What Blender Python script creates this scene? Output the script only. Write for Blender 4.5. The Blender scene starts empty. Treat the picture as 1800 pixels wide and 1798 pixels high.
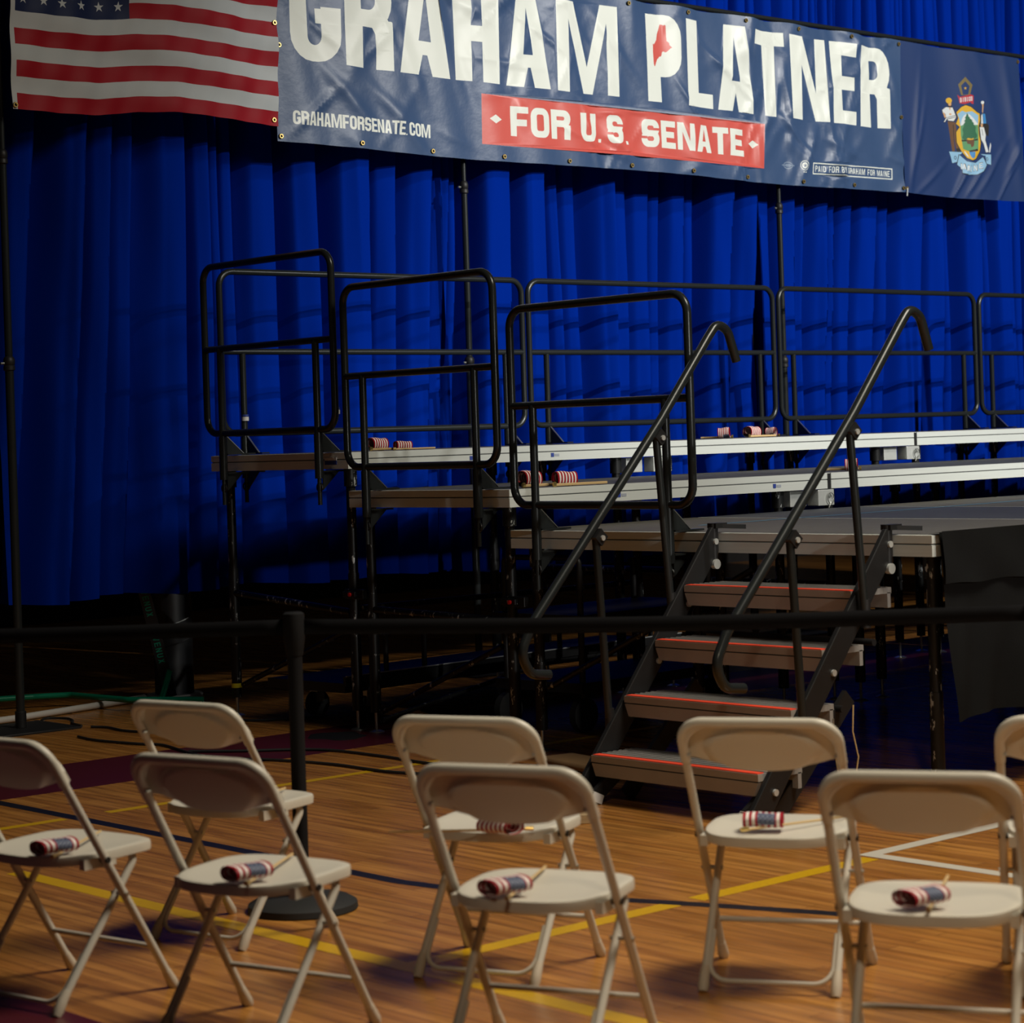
import bpy, math, random
import numpy as np
from mathutils import Vector, Matrix
from mathutils.geometry import delaunay_2d_cdt

scn = bpy.context.scene
COL = scn.collection
random.seed(7)
R = math.radians

# ------------------------------------------------------------------ camera
YAW, ROLL = R(48.1065), R(-1.8785)
fwd = Vector((math.cos(YAW), math.sin(YAW), 0))
rgt = Vector((math.sin(YAW), -math.cos(YAW), 0))
up = Vector((0, 0, 1))
r2 = math.cos(ROLL) * rgt + math.sin(ROLL) * up
u2 = -math.sin(ROLL) * rgt + math.cos(ROLL) * up
cam = bpy.data.cameras.new('camera')
cam.lens = 3959.086 / 1800 * 36
cam.sensor_width = 36
cam.sensor_fit = 'HORIZONTAL'
cam.shift_y = -126.255 / 1800
cam.clip_end = 200
cam.dof.use_dof = True
cam.dof.focus_distance = 11.2
cam.dof.aperture_fstop = 4.6
cam_o = bpy.data.objects.new('camera', cam)
cam_o.matrix_world = Matrix(((r2.x, u2.x, -fwd.x, -7.0047), (r2.y, u2.y, -fwd.y, -5.4041),
                             (r2.z, u2.z, -fwd.z, 1.4576), (0, 0, 0, 1)))
COL.objects.link(cam_o)
scn.camera = cam_o

# ------------------------------------------------------------------ world, lights, exposure
world = bpy.data.worlds.new('hall')
world.use_nodes = True
world.node_tree.nodes['Background'].inputs[0].default_value = (0.95, 0.92, 0.88, 1)
world.node_tree.nodes['Background'].inputs[1].default_value = 0.008
scn.world = world
scn.view_settings.view_transform = 'Standard'
scn.view_settings.look = 'None'
scn.view_settings.gamma = 1
scn.view_settings.use_curve_mapping = False
scn.view_settings.exposure = 0.0


def aim(o, p, q):
    o.location = p
    o.rotation_euler = (Vector(q) - Vector(p)).to_track_quat('-Z', 'Y').to_euler()


def spot(name, p, q, watts, deg, blend, radius, col):
    l = bpy.data.lights.new(name, 'SPOT')
    l.energy, l.spot_size, l.spot_blend, l.shadow_soft_size, l.color = watts, R(deg), blend, radius, col
    o = bpy.data.objects.new(name, l)
    COL.objects.link(o)
    aim(o, p, q)


def area(name, p, q, watts, size, col, spread=180):
    l = bpy.data.lights.new(name, 'AREA')
    l.energy, l.size, l.color = watts, size, col
    l.spread = R(spread)
    o = bpy.data.objects.new(name, l)
    COL.objects.link(o)
    aim(o, p, q)


KEY = (1.0, 0.98, 0.92)
spot('stage_light', (4.8, -13.0, 9.4), (5.6, 5.2, 3.0), 9000, 35, 0.8, 0.09, KEY)
spot('stage_light', (5.2, -9.5, 12.4), (5.6, 5.2, 3.0), 3200, 38, 0.8, 0.30, KEY)
spot('stage_light', (12.0, -13.0, 8.4), (5.0, 5.3, 2.9), 4600, 30, 0.8, 0.25, KEY)
area('hall_light', (0.2, -3.4, 7.6), (-2.6, -1.0, 0.0), 300, 2.6, (1.0, 0.91, 0.75), 120)
spot('hall_light', (-8.5, -7.5, 7.0), (-2.2, -2.2, 0.6), 850, 25, 1.0, 0.25, (1.0, 0.84, 0.62))
spot('side_light', (-2.6, -12.6, 3.1), (1.5, 5.4, 0.80), 1500, 10.5, 0.7, 0.10, KEY)

# ------------------------------------------------------------------ materials
MATS = {}


def mat(name, col, rough=0.5, metal=0.0, noise=0.0, nscale=20, bump=0.0, bscale=60, spec=0.5, stretch=None, sheen=0, coat=0):
    if name in MATS:
        return MATS[name]
    m = bpy.data.materials.new(name)
    m.use_nodes = True
    nt = m.node_tree
    b = nt.nodes['Principled BSDF']
    b.inputs['Base Color'].default_value = (*col, 1)
    b.inputs['Roughness'].default_value = rough
    b.inputs['Metallic'].default_value = metal
    b.inputs['Specular IOR Level'].default_value = spec
    if sheen:
        b.inputs['Sheen Weight'].default_value = sheen
    if coat:
        b.inputs['Coat Weight'].default_value = coat
        b.inputs['Coat Roughness'].default_value = 0.25
    tc = nt.nodes.new('ShaderNodeTexCoord')
    mp = nt.nodes.new('ShaderNodeMapping')
    nt.links.new(tc.outputs['Object'], mp.inputs[0])
    if stretch:
        mp.inputs['Scale'].default_value = stretch
    if noise:
        n = nt.nodes.new('ShaderNodeTexNoise')
        n.inputs['Scale'].default_value = nscale
        n.inputs['Detail'].default_value = 6
        nt.links.new(mp.outputs[0], n.inputs['Vector'])
        mx = nt.nodes.new('ShaderNodeMix')
        mx.data_type = 'RGBA'
        mx.inputs['A'].default_value = (*[c * (1 - noise) for c in col], 1)
        mx.inputs['B'].default_value = (*[min(1, c * (1 + noise)) for c in col], 1)
        nt.links.new(n.outputs['Fac'], mx.inputs['Factor'])
        nt.links.new(mx.outputs['Result'], b.inputs['Base Color'])
    if bump:
        n2 = nt.nodes.new('ShaderNodeTexNoise')
        n2.inputs['Scale'].default_value = bscale
        n2.inputs['Detail'].default_value = 4
        nt.links.new(mp.outputs[0], n2.inputs['Vector'])
        bp = nt.nodes.new('ShaderNodeBump')
        bp.inputs['Strength'].default_value = bump
        bp.inputs['Distance'].default_value = 0.01
        nt.links.new(n2.outputs['Fac'], bp.inputs['Height'])
        nt.links.new(bp.outputs[0], b.inputs['Normal'])
    MATS[name] = m
    return m


def chipped(name, base, chip, thr, nscale=45, rough=0.45, metal=0.3):
    """painted steel with chips of bare metal"""
    m = mat(name, base, rough, metal)
    nt = m.node_tree
    b = nt.nodes['Principled BSDF']
    tc = nt.nodes.new('ShaderNodeTexCoord')
    mp = nt.nodes.new('ShaderNodeMapping')
    mp.inputs['Scale'].default_value = (1, 1, 0.35)
    n = nt.nodes.new('ShaderNodeTexNoise')
    n.inputs['Scale'].default_value = nscale
    n.inputs['Detail'].default_value = 8
    n.inputs['Roughness'].default_value = 0.7
    cr = nt.nodes.new('ShaderNodeValToRGB')
    cr.color_ramp.elements[0].position = thr
    cr.color_ramp.elements[0].color = (*base, 1)
    cr.color_ramp.elements[1].position = thr + 0.02
    cr.color_ramp.elements[1].color = (*chip, 1)
    nt.links.new(tc.outputs['Object'], mp.inputs[0])
    nt.links.new(mp.outputs[0], n.inputs['Vector'])
    nt.links.new(n.outputs['Fac'], cr.inputs[0])
    nt.links.new(cr.outputs[0], b.inputs['Base Color'])
    return m


M_RAIL = chipped('black_rail_steel', (0.024, 0.028, 0.029), (0.10, 0.075, 0.05), 0.70, 30, 0.27, 0.35)
M_LEG = chipped('chipped_black_steel', (0.012, 0.013, 0.014), (0.55, 0.58, 0.58), 0.60, 34, 0.4, 0.4)
M_DARK = mat('black_powder_coat', (0.014, 0.014, 0.015), 0.5, 0.2, 0.3, 15)
M_BLACKMATTE = mat('matte_black', (0.007, 0.007, 0.008), 0.8, 0, spec=.2)
M_RUBBER = mat('black_rubber', (0.012, 0.012, 0.012), 0.7)
M_ALU = mat('brushed_aluminium', (0.60, 0.63, 0.60), 0.55, 0.0, 0.10, 14, 0.05, 120, 0.4, (0.25, 0.25, 9))
M_GROOVE = mat('groove_dark', (0.06, 0.065, 0.07), 0.7)
M_STEEL = mat('bare_steel', (0.55, 0.57, 0.55), 0.3, 0.9)
M_GALV = mat('galvanised', (0.62, 0.64, 0.62), 0.4, 0.5, 0.12, 30)
M_DECKGREY = mat('worn_grey_deck', (0.065, 0.068, 0.072), 0.55, 0, 0.35, 9, 0.15, 40, 0.4, (0.6, 8, 1))
M_DECKTAN = mat('worn_tan_deck', (0.105, 0.10, 0.086), 0.55, 0, 0.35, 9, 0.15, 40, 0.4, (0.6, 8, 1))
M_DECKBLUE = mat('worn_slate_deck', (0.062, 0.068, 0.085), 0.55, 0, 0.35, 9, 0.15, 40, 0.4, (0.6, 8, 1))
M_BLUETAPE = mat('blue_tape', (0.10, 0.36, 0.60), 0.5)
M_TREAD = mat('ribbed_tread', (0.30, 0.29, 0.28), 0.5, 0.1, 0.3, 12, 0.1, 60, 0.4, (8, 0.6, 1))
M_TREADFRONT = mat('tread_aluminium', (0.34, 0.29, 0.25), 0.5, 0.0, 0.18, 8)
M_REDTAPE = mat('fluorescent_red_tape', (1.0, 0.085, 0.035), 0.5)
M_CURT = mat('royal_blue_drape', (0.0006, 0.0195, 0.265), 0.9, 0, 0.10, 5, 0.03, 300, 0.0, (1, 1, 0.2))
M_WALL = mat('dark_wall', (0.02, 0.018, 0.018), 0.8)
M_SHELL = mat('beige_plastic', (0.60, 0.56, 0.47), 0.42, 0, 0.04, 6)
M_FRAME = mat('beige_painted_steel', (0.56, 0.52, 0.44), 0.38, 0, 0.06, 10)
M_CAP = mat('beige_rubber_cap', (0.52, 0.45, 0.35), 0.6)
M_FWHITE = mat('white_nylon', (0.52, 0.56, 0.58), 0.6, 0, 0.03, 5, 0.03, 250, 0.3)
M_FRED = mat('red_nylon', (0.33, 0.004, 0.014), 0.6, 0, 0.05, 5, 0.03, 250, 0.3)
M_FNAVY = mat('navy_nylon', (0.010, 0.020, 0.075), 0.6, 0, 0.05, 5, 0.03, 250, 0.3)
M_BNAVY = mat('navy_vinyl', (0.042, 0.082, 0.180), 0.36, 0, 0.06, 3, 0.2, 14, 0.5)
M_BWHITE = mat('white_vinyl', (0.76, 0.79, 0.73), 0.36, 0, 0.0, 3, 0.12, 9, 0.4)
M_BRED = mat('coral_vinyl', (0.62, 0.105, 0.085), 0.33, 0, 0.0, 3, 0.12, 9, 0.5)
M_BRASS = mat('brass', (0.75, 0.55, 0.2), 0.3, 0.9)
M_SNAVY = mat('state_flag_blue', (0.012, 0.035, 0.125), 0.55, 0, 0.05, 5, 0.04, 200, 0.35)
M_GOLD = mat('print_gold', (0.62, 0.36, 0.02), 0.6)
M_OLIVE = mat('print_olive', (0.16, 0.12, 0.04), 0.6)
M_PRED = mat('print_red', (0.40, 0.015, 0.03), 0.6)
M_SKIN = mat('print_skin', (0.55, 0.32, 0.17), 0.6)
M_PBROWN = mat('print_brown', (0.12, 0.055, 0.025), 0.6)
M_PDARK = mat('print_dark', (0.015, 0.013, 0.013), 0.6)
M_PWHITE = mat('print_white', (0.62, 0.65, 0.66), 0.6)
M_PSKY = mat('print_sky', (0.24, 0.44, 0.62), 0.6)
M_PBLUE = mat('print_blue', (0.03, 0.20, 0.48), 0.6)
M_PTREE = mat('print_dark_green', (0.02, 0.12, 0.06), 0.6)
M_PGREEN = mat('print_green', (0.09, 0.27, 0.12), 0.6)
M_WOOD = mat('pale_wood', (0.42, 0.30, 0.16), 0.6, 0, 0.2, 6, 0, 60, 0.4, (1, 12, 12))
M_BOARD = mat('brown_board', (0.22, 0.13, 0.06), 0.6, 0, 0.2, 6, 0, 60, 0.4, (1, 12, 12))
M_GREEN = mat('green_painted_steel', (0.0, 0.22, 0.12), 0.35, 0.1)
M_GREENLET = mat('green_print', (0.0, 0.34, 0.20), 0.6)
M_PIPE = mat('white_plastic_pipe', (0.55, 0.53, 0.50), 0.5)
M_YTAPE = mat('yellow_tape', (0.75, 0.68, 0.02), 0.5)
M_REDKNOB = mat('red_knob', (0.55, 0.01, 0.01), 0.4)
M_SKIRT = mat('black_skirt_cloth', (0.010, 0.0105, 0.011), 0.95, 0, 0.2, 6, 0.1, 150, 0.05)
M_STICK = mat('dowel', (0.60, 0.42, 0.20), 0.6)
M_BLUESTK = mat('blue_sticker', (0.03, 0.06, 0.30), 0.5)
M_WHITESTK = mat('white_sticker', (0.75, 0.75, 0.75), 0.5)
M_PAD = mat('black_pad_vinyl', (0.014, 0.016, 0.019), 0.45)
M_LINEY = mat('court_yellow', (0.62, 0.36, 0.006), 0.30, 0, 0.08, 4)
M_LINEK = mat('court_black', (0.012, 0.012, 0.018), 0.30)
M_LINEW = mat('court_white', (0.62, 0.58, 0.50), 0.30, 0, 0.05, 4)
M_MAROON = mat('court_maroon', (0.075, 0.010, 0.014), 0.30, 0, 0.1, 4)


def wood_floor():
    m = bpy.data.materials.new('maple_strip_floor')
    m.use_nodes = True
    nt = m.node_tree
    b = nt.nodes['Principled BSDF']
    tc = nt.nodes.new('ShaderNodeTexCoord')
    mp = nt.nodes.new('ShaderNodeMapping')
    mp.inputs['Rotation'].default_value = (0, 0, R(90))
    nt.links.new(tc.outputs['Object'], mp.inputs[0])
    br = nt.nodes.new('ShaderNodeTexBrick')
    br.inputs['Scale'].default_value = 1
    br.inputs['Brick Width'].default_value = 0.85
    br.inputs['Row Height'].default_value = 0.054
    br.inputs['Mortar Size'].default_value = 0.0012
    br.inputs['Color1'].default_value = (0.49, 0.22, 0.050, 1)
    br.inputs['Color2'].default_value = (0.38, 0.155, 0.033, 1)
    br.inputs['Mortar'].default_value = (0.14, 0.055, 0.014, 1)
    br.offset = 0.37
    nt.links.new(mp.outputs[0], br.inputs['Vector'])
    mp2 = nt.nodes.new('ShaderNodeMapping')
    mp2.inputs['Scale'].default_value = (14, 0.9, 1)
    nt.links.new(tc.outputs['Object'], mp2.inputs[0])
    n = nt.nodes.new('ShaderNodeTexNoise')
    n.inputs['Scale'].default_value = 2.2
    n.inputs['Detail'].default_value = 6
    nt.links.new(mp2.outputs[0], n.inputs['Vector'])
    cr = nt.nodes.new('ShaderNodeValToRGB')
    cr.color_ramp.elements[0].position = 0.35
    cr.color_ramp.elements[0].color = (0.62, 0.58, 0.55, 1)
    cr.color_ramp.elements[1].position = 0.65
    cr.color_ramp.elements[1].color = (1.12, 1.12, 1.12, 1)
    nt.links.new(n.outputs['Fac'], cr.inputs[0])
    mx = nt.nodes.new('ShaderNodeMix')
    mx.data_type = 'RGBA'
    mx.blend_type = 'MULTIPLY'
    mx.inputs['Factor'].default_value = 1
    nt.links.new(br.outputs['Color'], mx.inputs['A'])
    nt.links.new(cr.outputs[0], mx.inputs['B'])
    nt.links.new(mx.outputs['Result'], b.inputs['Base Color'])
    b.inputs['Roughness'].default_value = 0.25
    b.inputs['Specular IOR Level'].default_value = 0.4
    return m


M_FLOOR = wood_floor()


# ------------------------------------------------------------------ mesh builder
class MB:
    def __init__(s):
        s.v, s.f, s.mi = [], [], []

    def add(s, verts, faces, mi=0):
        n = len(s.v)
        s.v += [tuple(p) for p in verts]
        s.f += [tuple(n + i for i in f) for f in faces]
        s.mi += [mi] * len(faces)
        return s

    def box(s, c, d, mi=0, rz=0.0, M=None):
        h = [x / 2 for x in d]
        vs = []
        for x in (-1, 1):
            for y in (-1, 1):
                for z in (-1, 1):
                    p = Vector((x * h[0], y * h[1], z * h[2]))
                    if M is not None:
                        p = M @ p
                    elif rz:
                        p = Matrix.Rotation(rz, 3, 'Z') @ p
                    vs.append(p + Vector(c))
        return s.add(vs, [(0, 1, 3, 2), (4, 6, 7, 5), (0, 4, 5, 1), (2, 3, 7, 6), (0, 2, 6, 4), (1, 5, 7, 3)], mi)

    def bar(s, a, b, w, t, mi=0, side=(0, 0, 1)):
        """flat bar from a to b, w measured along 'side', t across"""
        a, b = Vector(a), Vector(b)
        d = (b - a).normalized()
        u = Vector(side)
        u = (u - d * u.dot(d)).normalized()
        n = d.cross(u)
        vs = []
        for p in (a, b):
            for su in (-1, 1):
                for sn in (-1, 1):
                    vs.append(p + u * su * w / 2 + n * sn * t / 2)
        return s.add(vs, [(0, 1, 3, 2), (4, 6, 7, 5), (0, 4, 5, 1), (2, 3, 7, 6), (0, 2, 6, 4), (1, 5, 7, 3)], mi)

    def tube(s, pts, r, n=12, closed=False, mi=0, cap=True):
        pts = [Vector(p) for p in pts]
        k = len(pts)
        rs = r if isinstance(r, (list, tuple)) else [r] * k
        tang = []
        for i in range(k):
            if closed:
                t = pts[(i + 1) % k] - pts[i - 1]
            else:
                t = pts[min(i + 1, k - 1)] - pts[max(i - 1, 0)]
            tang.append(t.normalized())
        ref = Vector((0, 0, 1)) if abs(tang[0].z) < 0.9 else Vector((1, 0, 0))
        u = (ref - tang[0] * ref.dot(tang[0])).normalized()
        vs = []
        for i in range(k):
            u = (u - tang[i] * u.dot(tang[i])).normalized()
            w = tang[i].cross(u)
            for j in range(n):
                a = 2 * math.pi * j / n
                vs.append(pts[i] + (u * math.cos(a) + w * math.sin(a)) * rs[i])
        fs = []
        m = k if closed else k - 1
        for i in range(m):
            i2 = (i + 1) % k
            for j in range(n):
                j2 = (j + 1) % n
                fs.append((i * n + j, i * n + j2, i2 * n + j2, i2 * n + j))
        if cap and not closed:
            fs.append(tuple(reversed(range(n))))
            fs.append(tuple((k - 1) * n + j for j in range(n)))
        return s.add(vs, fs, mi)

    def cyl(s, a, b, r, n=16, mi=0):
        return s.tube([a, b], r, n, mi=mi)

    def lathe(s, prof, c=(0, 0, 0), n=24, mi=0):
        vs, fs = [], []
        k = len(prof)
        for i in range(n):
            a = 2 * math.pi * i / n
            for r, z in prof:
                vs.append((c[0] + r * math.cos(a), c[1] + r * math.sin(a), c[2] + z))
        for i in range(n):
            i2 = (i + 1) % n
            for j in range(k - 1):
                fs.append((i * k + j, i2 * k + j, i2 * k + j + 1, i * k + j + 1))
        return s.add(vs, fs, mi)

    def prism(s, poly, ext, mi=0):
        """poly: 3D points, ext: extrusion vector"""
        ext = Vector(ext)
        a = [Vector(p) for p in poly]
        b = [p + ext for p in a]
        n = len(a)
        fs = [tuple(reversed(range(n))), tuple(range(n, 2 * n))]
        fs += [(i, (i + 1) % n, n + (i + 1) % n, n + i) for i in range(n)]
        return s.add(a + b, fs, mi)

    def grid(s, fn, nu, nv, mi=0):
        vs = [fn(i / nu, j / nv) for i in range(nu + 1) for j in range(nv + 1)]
        fs, ms = [], []
        for i in range(nu):
            for j in range(nv):
                fs.append((i * (nv + 1) + j, (i + 1) * (nv + 1) + j, (i + 1) * (nv + 1) + j + 1, i * (nv + 1) + j + 1))
        if callable(mi):
            n = len(s.v)
            s.v += [tuple(p) for p in vs]
            s.f += [tuple(n + i for i in f) for f in fs]
            s.mi += [mi((i + .5) / nu, (j + .5) / nv) for i in range(nu) for j in range(nv)]
            return s
        return s.add(vs, fs, mi)

    def build(s, name, mats, parent=None, origin=None, smooth=True, bevel=0, solid=0, angle=38):
        me = bpy.data.meshes.new(name)
        off = Vector(origin) if origin is not None else Vector((0, 0, 0))
        if origin is None and parent is not None:
            root = parent
            while root.parent is not None:
                root = root.parent
            off = root.location.copy() if root.get('_world') else off
        me.from_pydata([tuple(Vector(p) - off) for p in s.v], [], s.f)
        if not isinstance(mats, (list, tuple)):
            mats = [mats]
        for m in mats:
            me.materials.append(m)
        me.polygons.foreach_set('material_index', s.mi)
        me.update()
        if smooth:
            me.polygons.foreach_set('use_smooth', [True] * len(me.polygons))
            me.set_sharp_from_angle(angle=R(angle))
        o = bpy.data.objects.new(name, me)
        COL.objects.link(o)
        if parent is not None:
            o.parent = parent
        elif origin is not None:
            o.location = origin
        if bevel:
            md = o.modifiers.new('bevel', 'BEVEL')
            md.width, md.segments, md.limit_method = bevel, 2, 'ANGLE'
        if solid:
            md = o.modifiers.new('solid', 'SOLIDIFY')
            md.thickness, md.offset = solid, 0
        return o


def fillet(pts, rad, n=6, closed=False):
    pts = [Vector(p) for p in pts]
    k = len(pts)
    out = []
    for i in range(k):
        if not closed and i in (0, k - 1):
            out.append(pts[i])
            continue
        p, a, b = pts[i], pts[i - 1], pts[(i + 1) % k]
        r = rad[i] if isinstance(rad, (list, tuple)) else rad
        u, v = (a - p).normalized(), (b - p).normalized()
        ang = u.angle(v)
        if r <= 0 or ang > 3.1:
            out.append(p)
            continue
        d = min(r / math.tan(ang / 2), (a - p).length * .49, (b - p).length * .49)
        rr = d * math.tan(ang / 2)
        c = p + (u + v).normalized() * (rr / math.sin(ang / 2))
        s, e = p + u * d - c, p + v * d - c
        tot = s.angle(e)
        for j in range(n + 1):
            t = j / n
            w = (s * math.sin((1 - t) * tot) + e * math.sin(t * tot)) / math.sin(tot)
            out.append(c + w)
    return out


def tag(o, label, cat, group=None):
    o['label'] = label
    o['category'] = cat
    if group:
        o['group'] = group
    return o


def thing(name, label, cat, loc=(0, 0, 0), rz=0.0, group=None, world=False):
    o = bpy.data.objects.new(name, None)
    o.empty_display_size = 0.1
    COL.objects.link(o)
    o.location = loc
    o.rotation_euler = (0, 0, rz)
    if world:
        o['_world'] = 1
    return tag(o, label, cat, group)


def copy_tree(o, parent=None):
    c = o.copy()
    COL.objects.link(c)
    if parent is not None:
        c.parent = parent
    for ch in list(o.children):
        copy_tree(ch, c)
    return c


def structure(o):
    o['kind'] = 'structure'
    return o


# ------------------------------------------------------------------ printed sheets (banner, flags)
def in_poly(x, y, P):
    c = False
    j = len(P) - 1
    for i in range(len(P)):
        xi, yi = P[i]
        xj, yj = P[j]
        if (yi > y) != (yj > y) and x < (xj - xi) * (y - yi) / (yj - yi) + xi:
            c = not c
        j = i
    return c


def sheet(name, x0, x1, z0, z1, nx, nz, layers, surf, mats, parent=None, origin=None):
    """flat print (layers of (material index, polygon), the last one on top) cut into one mesh and
    bent by surf(x, z) -> world point"""
    vs, es = [], []
    for i in range(nx + 1):
        for j in range(nz + 1):
            vs.append(Vector((x0 + (x1 - x0) * i / nx, z0 + (z1 - z0) * j / nz)))
    e = 1e-5
    clean = []
    for mi, P in layers:
        P = [(min(max(a, x0), x1), min(max(b, z0), z1)) for a, b in P]
        Q = []
        for p in P:
            if not Q or abs(p[0] - Q[-1][0]) > e or abs(p[1] - Q[-1][1]) > e:
                Q.append(p)
        if len(Q) < 3:
            continue
        n = len(vs)
        vs += [Vector(p) for p in Q]
        es += [(n + i, n + (i + 1) % len(Q)) for i in range(len(Q))]
        xs, ys = [p[0] for p in Q], [p[1] for p in Q]
        clean.append((mi, Q, min(xs), max(xs), min(ys), max(ys)))
    ov, oe, of, *_ = delaunay_2d_cdt(vs, es, [], 0, 2e-5)
    b = MB()
    fs, ms = [], []
    for f in of:
        cx = sum(ov[i].x for i in f) / len(f)
        cz = sum(ov[i].y for i in f) / len(f)
        m = 0
        for mi, Q, a0, a1, b0, b1 in reversed(clean):
            if a0 <= cx <= a1 and b0 <= cz <= b1 and in_poly(cx, cz, Q):
                m = mi
                break
        fs.append(tuple(f))
        ms.append(m)
    b.v = [tuple(surf(p.x, p.y)) for p in ov]
    b.f, b.mi = fs, ms
    o = b.build(name, mats, parent, origin, smooth=False)
    me = o.data
    me.polygons.foreach_set('use_smooth', [True] * len(me.polygons))
    nn = []
    d = .003
    for p in ov:
        a = Vector(surf(p.x + d, p.y)) - Vector(surf(p.x - d, p.y))
        c = Vector(surf(p.x, p.y + d)) - Vector(surf(p.x, p.y - d))
        nn.append(tuple(a.cross(c).normalized()))
    me.normals_split_custom_set_from_vertices(nn)
    return o


def rrect(x0, y0, x1, y1, r, n=5):
    r = min(r, abs(x1 - x0) / 2 * .999, abs(y1 - y0) / 2 * .999)
    P = []
    for cx, cy, a0 in ((x1 - r, y1 - r, 0), (x0 + r, y1 - r, 90), (x0 + r, y0 + r, 180), (x1 - r, y0 + r, 270)):
        for i in range(n + 1):
            a = R(a0 + 90 * i / n)
            P.append((cx + r * math.cos(a), cy + r * math.sin(a)))
    return P


def rect(x0, y0, x1, y1):
    return [(x0, y0), (x1, y0), (x1, y1), (x0, y1)]


def ellipse(cx, cy, rx, ry, n=18):
    return [(cx + rx * math.cos(2 * math.pi * i / n), cy + ry * math.sin(2 * math.pi * i / n)) for i in range(n)]


def star(cx, cy, r, rot=90):
    return [(cx + (r if i % 2 == 0 else r * .382) * math.cos(R(rot + 36 * i)),
             cy + (r if i % 2 == 0 else r * .382) * math.sin(R(rot + 36 * i))) for i in range(10)]


def glyph(ch, w, s, t):
    """list of (ink, polygon) in a box w wide, 1 high; s = stem, t = bar"""
    k = min(w * .44, .30)
    ki = max(k - s * .8, .04)
    out = (1, rrect(0, 0, w, 1, k))
    inn = (0, rrect(s, t, w - s, 1 - t, ki))
    if ch == 'I':
        return [(1, rect((w - s) / 2, 0, (w + s) / 2, 1))]
    if ch == 'H':
        return [(1, rect(0, 0, s, 1)), (1, rect(w - s, 0, w, 1)), (1, rect(s, .5 - t / 2, w - s, .5 + t / 2))]
    if ch == 'L':
        return [(1, rect(0, 0, s, 1)), (1, rect(0, 0, w, t))]
    if ch == 'T':
        return [(1, rect(0, 1 - t, w, 1)), (1, rect((w - s) / 2, 0, (w + s) / 2, 1))]
    if ch == 'E':
        return [(1, rect(0, 0, s, 1)), (1, rect(0, 0, w, t)), (1, rect(0, 1 - t, w, 1)), (1, rect(0, .5 - t / 2, w * .92, .5 + t / 2))]
    if ch == 'F':
        return [(1, rect(0, 0, s, 1)), (1, rect(0, 1 - t, w, 1)), (1, rect(0, .46 - t / 2, w * .9, .46 + t / 2))]
    if ch == 'O':
        return [out, inn]
    if ch == 'D':
        return [out, (1, rect(0, 0, w / 2, 1)), inn, (0, rect(s, t, w / 2, 1 - t))]
    if ch == 'C':
        return [out, inn, (0, rect(w / 2, .38, w + .01, .62))]
    if ch == 'G':
        return [out, inn, (0, rect(w - s - .01, .55, w + .01, .68)), (1, rect(w - s, .26, w, .53)), (1, rect(w * .52, .53 - t * .9, w, .53))]
    if ch == 'U':
        return [(1, rrect(0, 0, w, .8, k)), (1, rect(0, .5, w, 1)), (0, rrect(s, t, w - s, .8, ki)), (0, rect(s, .5, w - s, 1.01))]
    if ch == 'S':
        hb = .5 + t / 2
        return [(1, rrect(0, .5 - t / 2, w, 1, k)), (0, rrect(s, hb, w - s, 1 - t, ki)), (0, rect(w - s - .01, hb, w + .01, .70)),
                (1, rrect(0, 0, w, hb, k)), (0, rrect(s, t, w - s, .5 - t / 2, ki)), (0, rect(-.01, .30, s + .01, .5 - t / 2)),
                (1, rrect(0, .5 - t / 2, w * .5, 1, k)), (0, rrect(s, hb, w - s, 1 - t, ki)), (0, rect(w * .49, hb, w - s, 1 - t - .08))]
    if ch == 'p':
        return [(1, rrect(0, .29, w, 1, k)), (1, rect(0, 0, s, 1)), (1, rect(0, .29, w * .5, 1))]
    if ch in 'PRB':
        lo = .42 if ch == 'P' else .45
        G = [(1, rrect(0, lo - (0 if ch == 'P' else .03), w, 1, k)), (1, rect(0, 0, s, 1)), (1, rect(0, lo - (0 if ch == 'P' else .03), w * .5, 1)),
             (0, rrect(s, lo + t * .9, w - s, 1 - t, ki)), (0, rect(s, lo + t * .9, w * .5, 1 - t))]
        if ch == 'R':
            G += [(1, rrect(w - s, 0, w, .50, .02)), (1, [(w * .5, .43), (w * .5, .52), (w * .9, .52), (w, .40), (w, .2), (w - s, .2), (w - s, .36), (w - s - .05, .43)]),
                  (1, rect(w - s, 0, w, .38))]
        if ch == 'B':
            G += [(1, rrect(0, 0, w, .55, k)), (1, rect(0, 0, w * .5, .5)), (0, rrect(s, t, w - s, lo, ki)), (0, rect(s, t, w * .5, lo))]
        return G
    if ch == 'A':
        return [(1, [(0, 0), (w * .5 - s * .62, 1), (w * .5 + s * .62, 1), (w, 0)]),
                (0, [(s * .98, -.01), (w - s * .98, -.01), (w - s * .98 - .10 * w, .21), (s * .98 + .10 * w, .21)]),
                (0, [(w * .5, .86), (w * .5 - w * .115, .21 + t * .85), (w * .5 + w * .115, .21 + t * .85)])]
    if ch == 'V':
        return [(1, [(0, 1), (w * .5 - s * .6, 0), (w * .5 + s * .6, 0), (w, 1)]), (0, [(s, 1.01), (w - s, 1.01), (w * .5, .22)])]
    if ch == 'M':
        m = s * .86
        return [(1, rect(0, 0, w, 1)), (0, [(m, -.01), (m, .80), (w * .5 - m * .42, -.01)]), (0, [(w - m, -.01), (w - m, .80), (w * .5 + m * .42, -.01)]),
                (0, [(m * 1.45, 1.01), (w - m * 1.45, 1.01), (w * .5, .30)])]
    if ch == 'N':
        return [(1, rect(0, 0, w, 1)), (0, [(s * .9, -.01), (s * .9, .66), (w - s, -.01)]), (0, [(s, 1.01), (w - s * .9, 1.01), (w - s * .9, .34)])]
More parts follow.
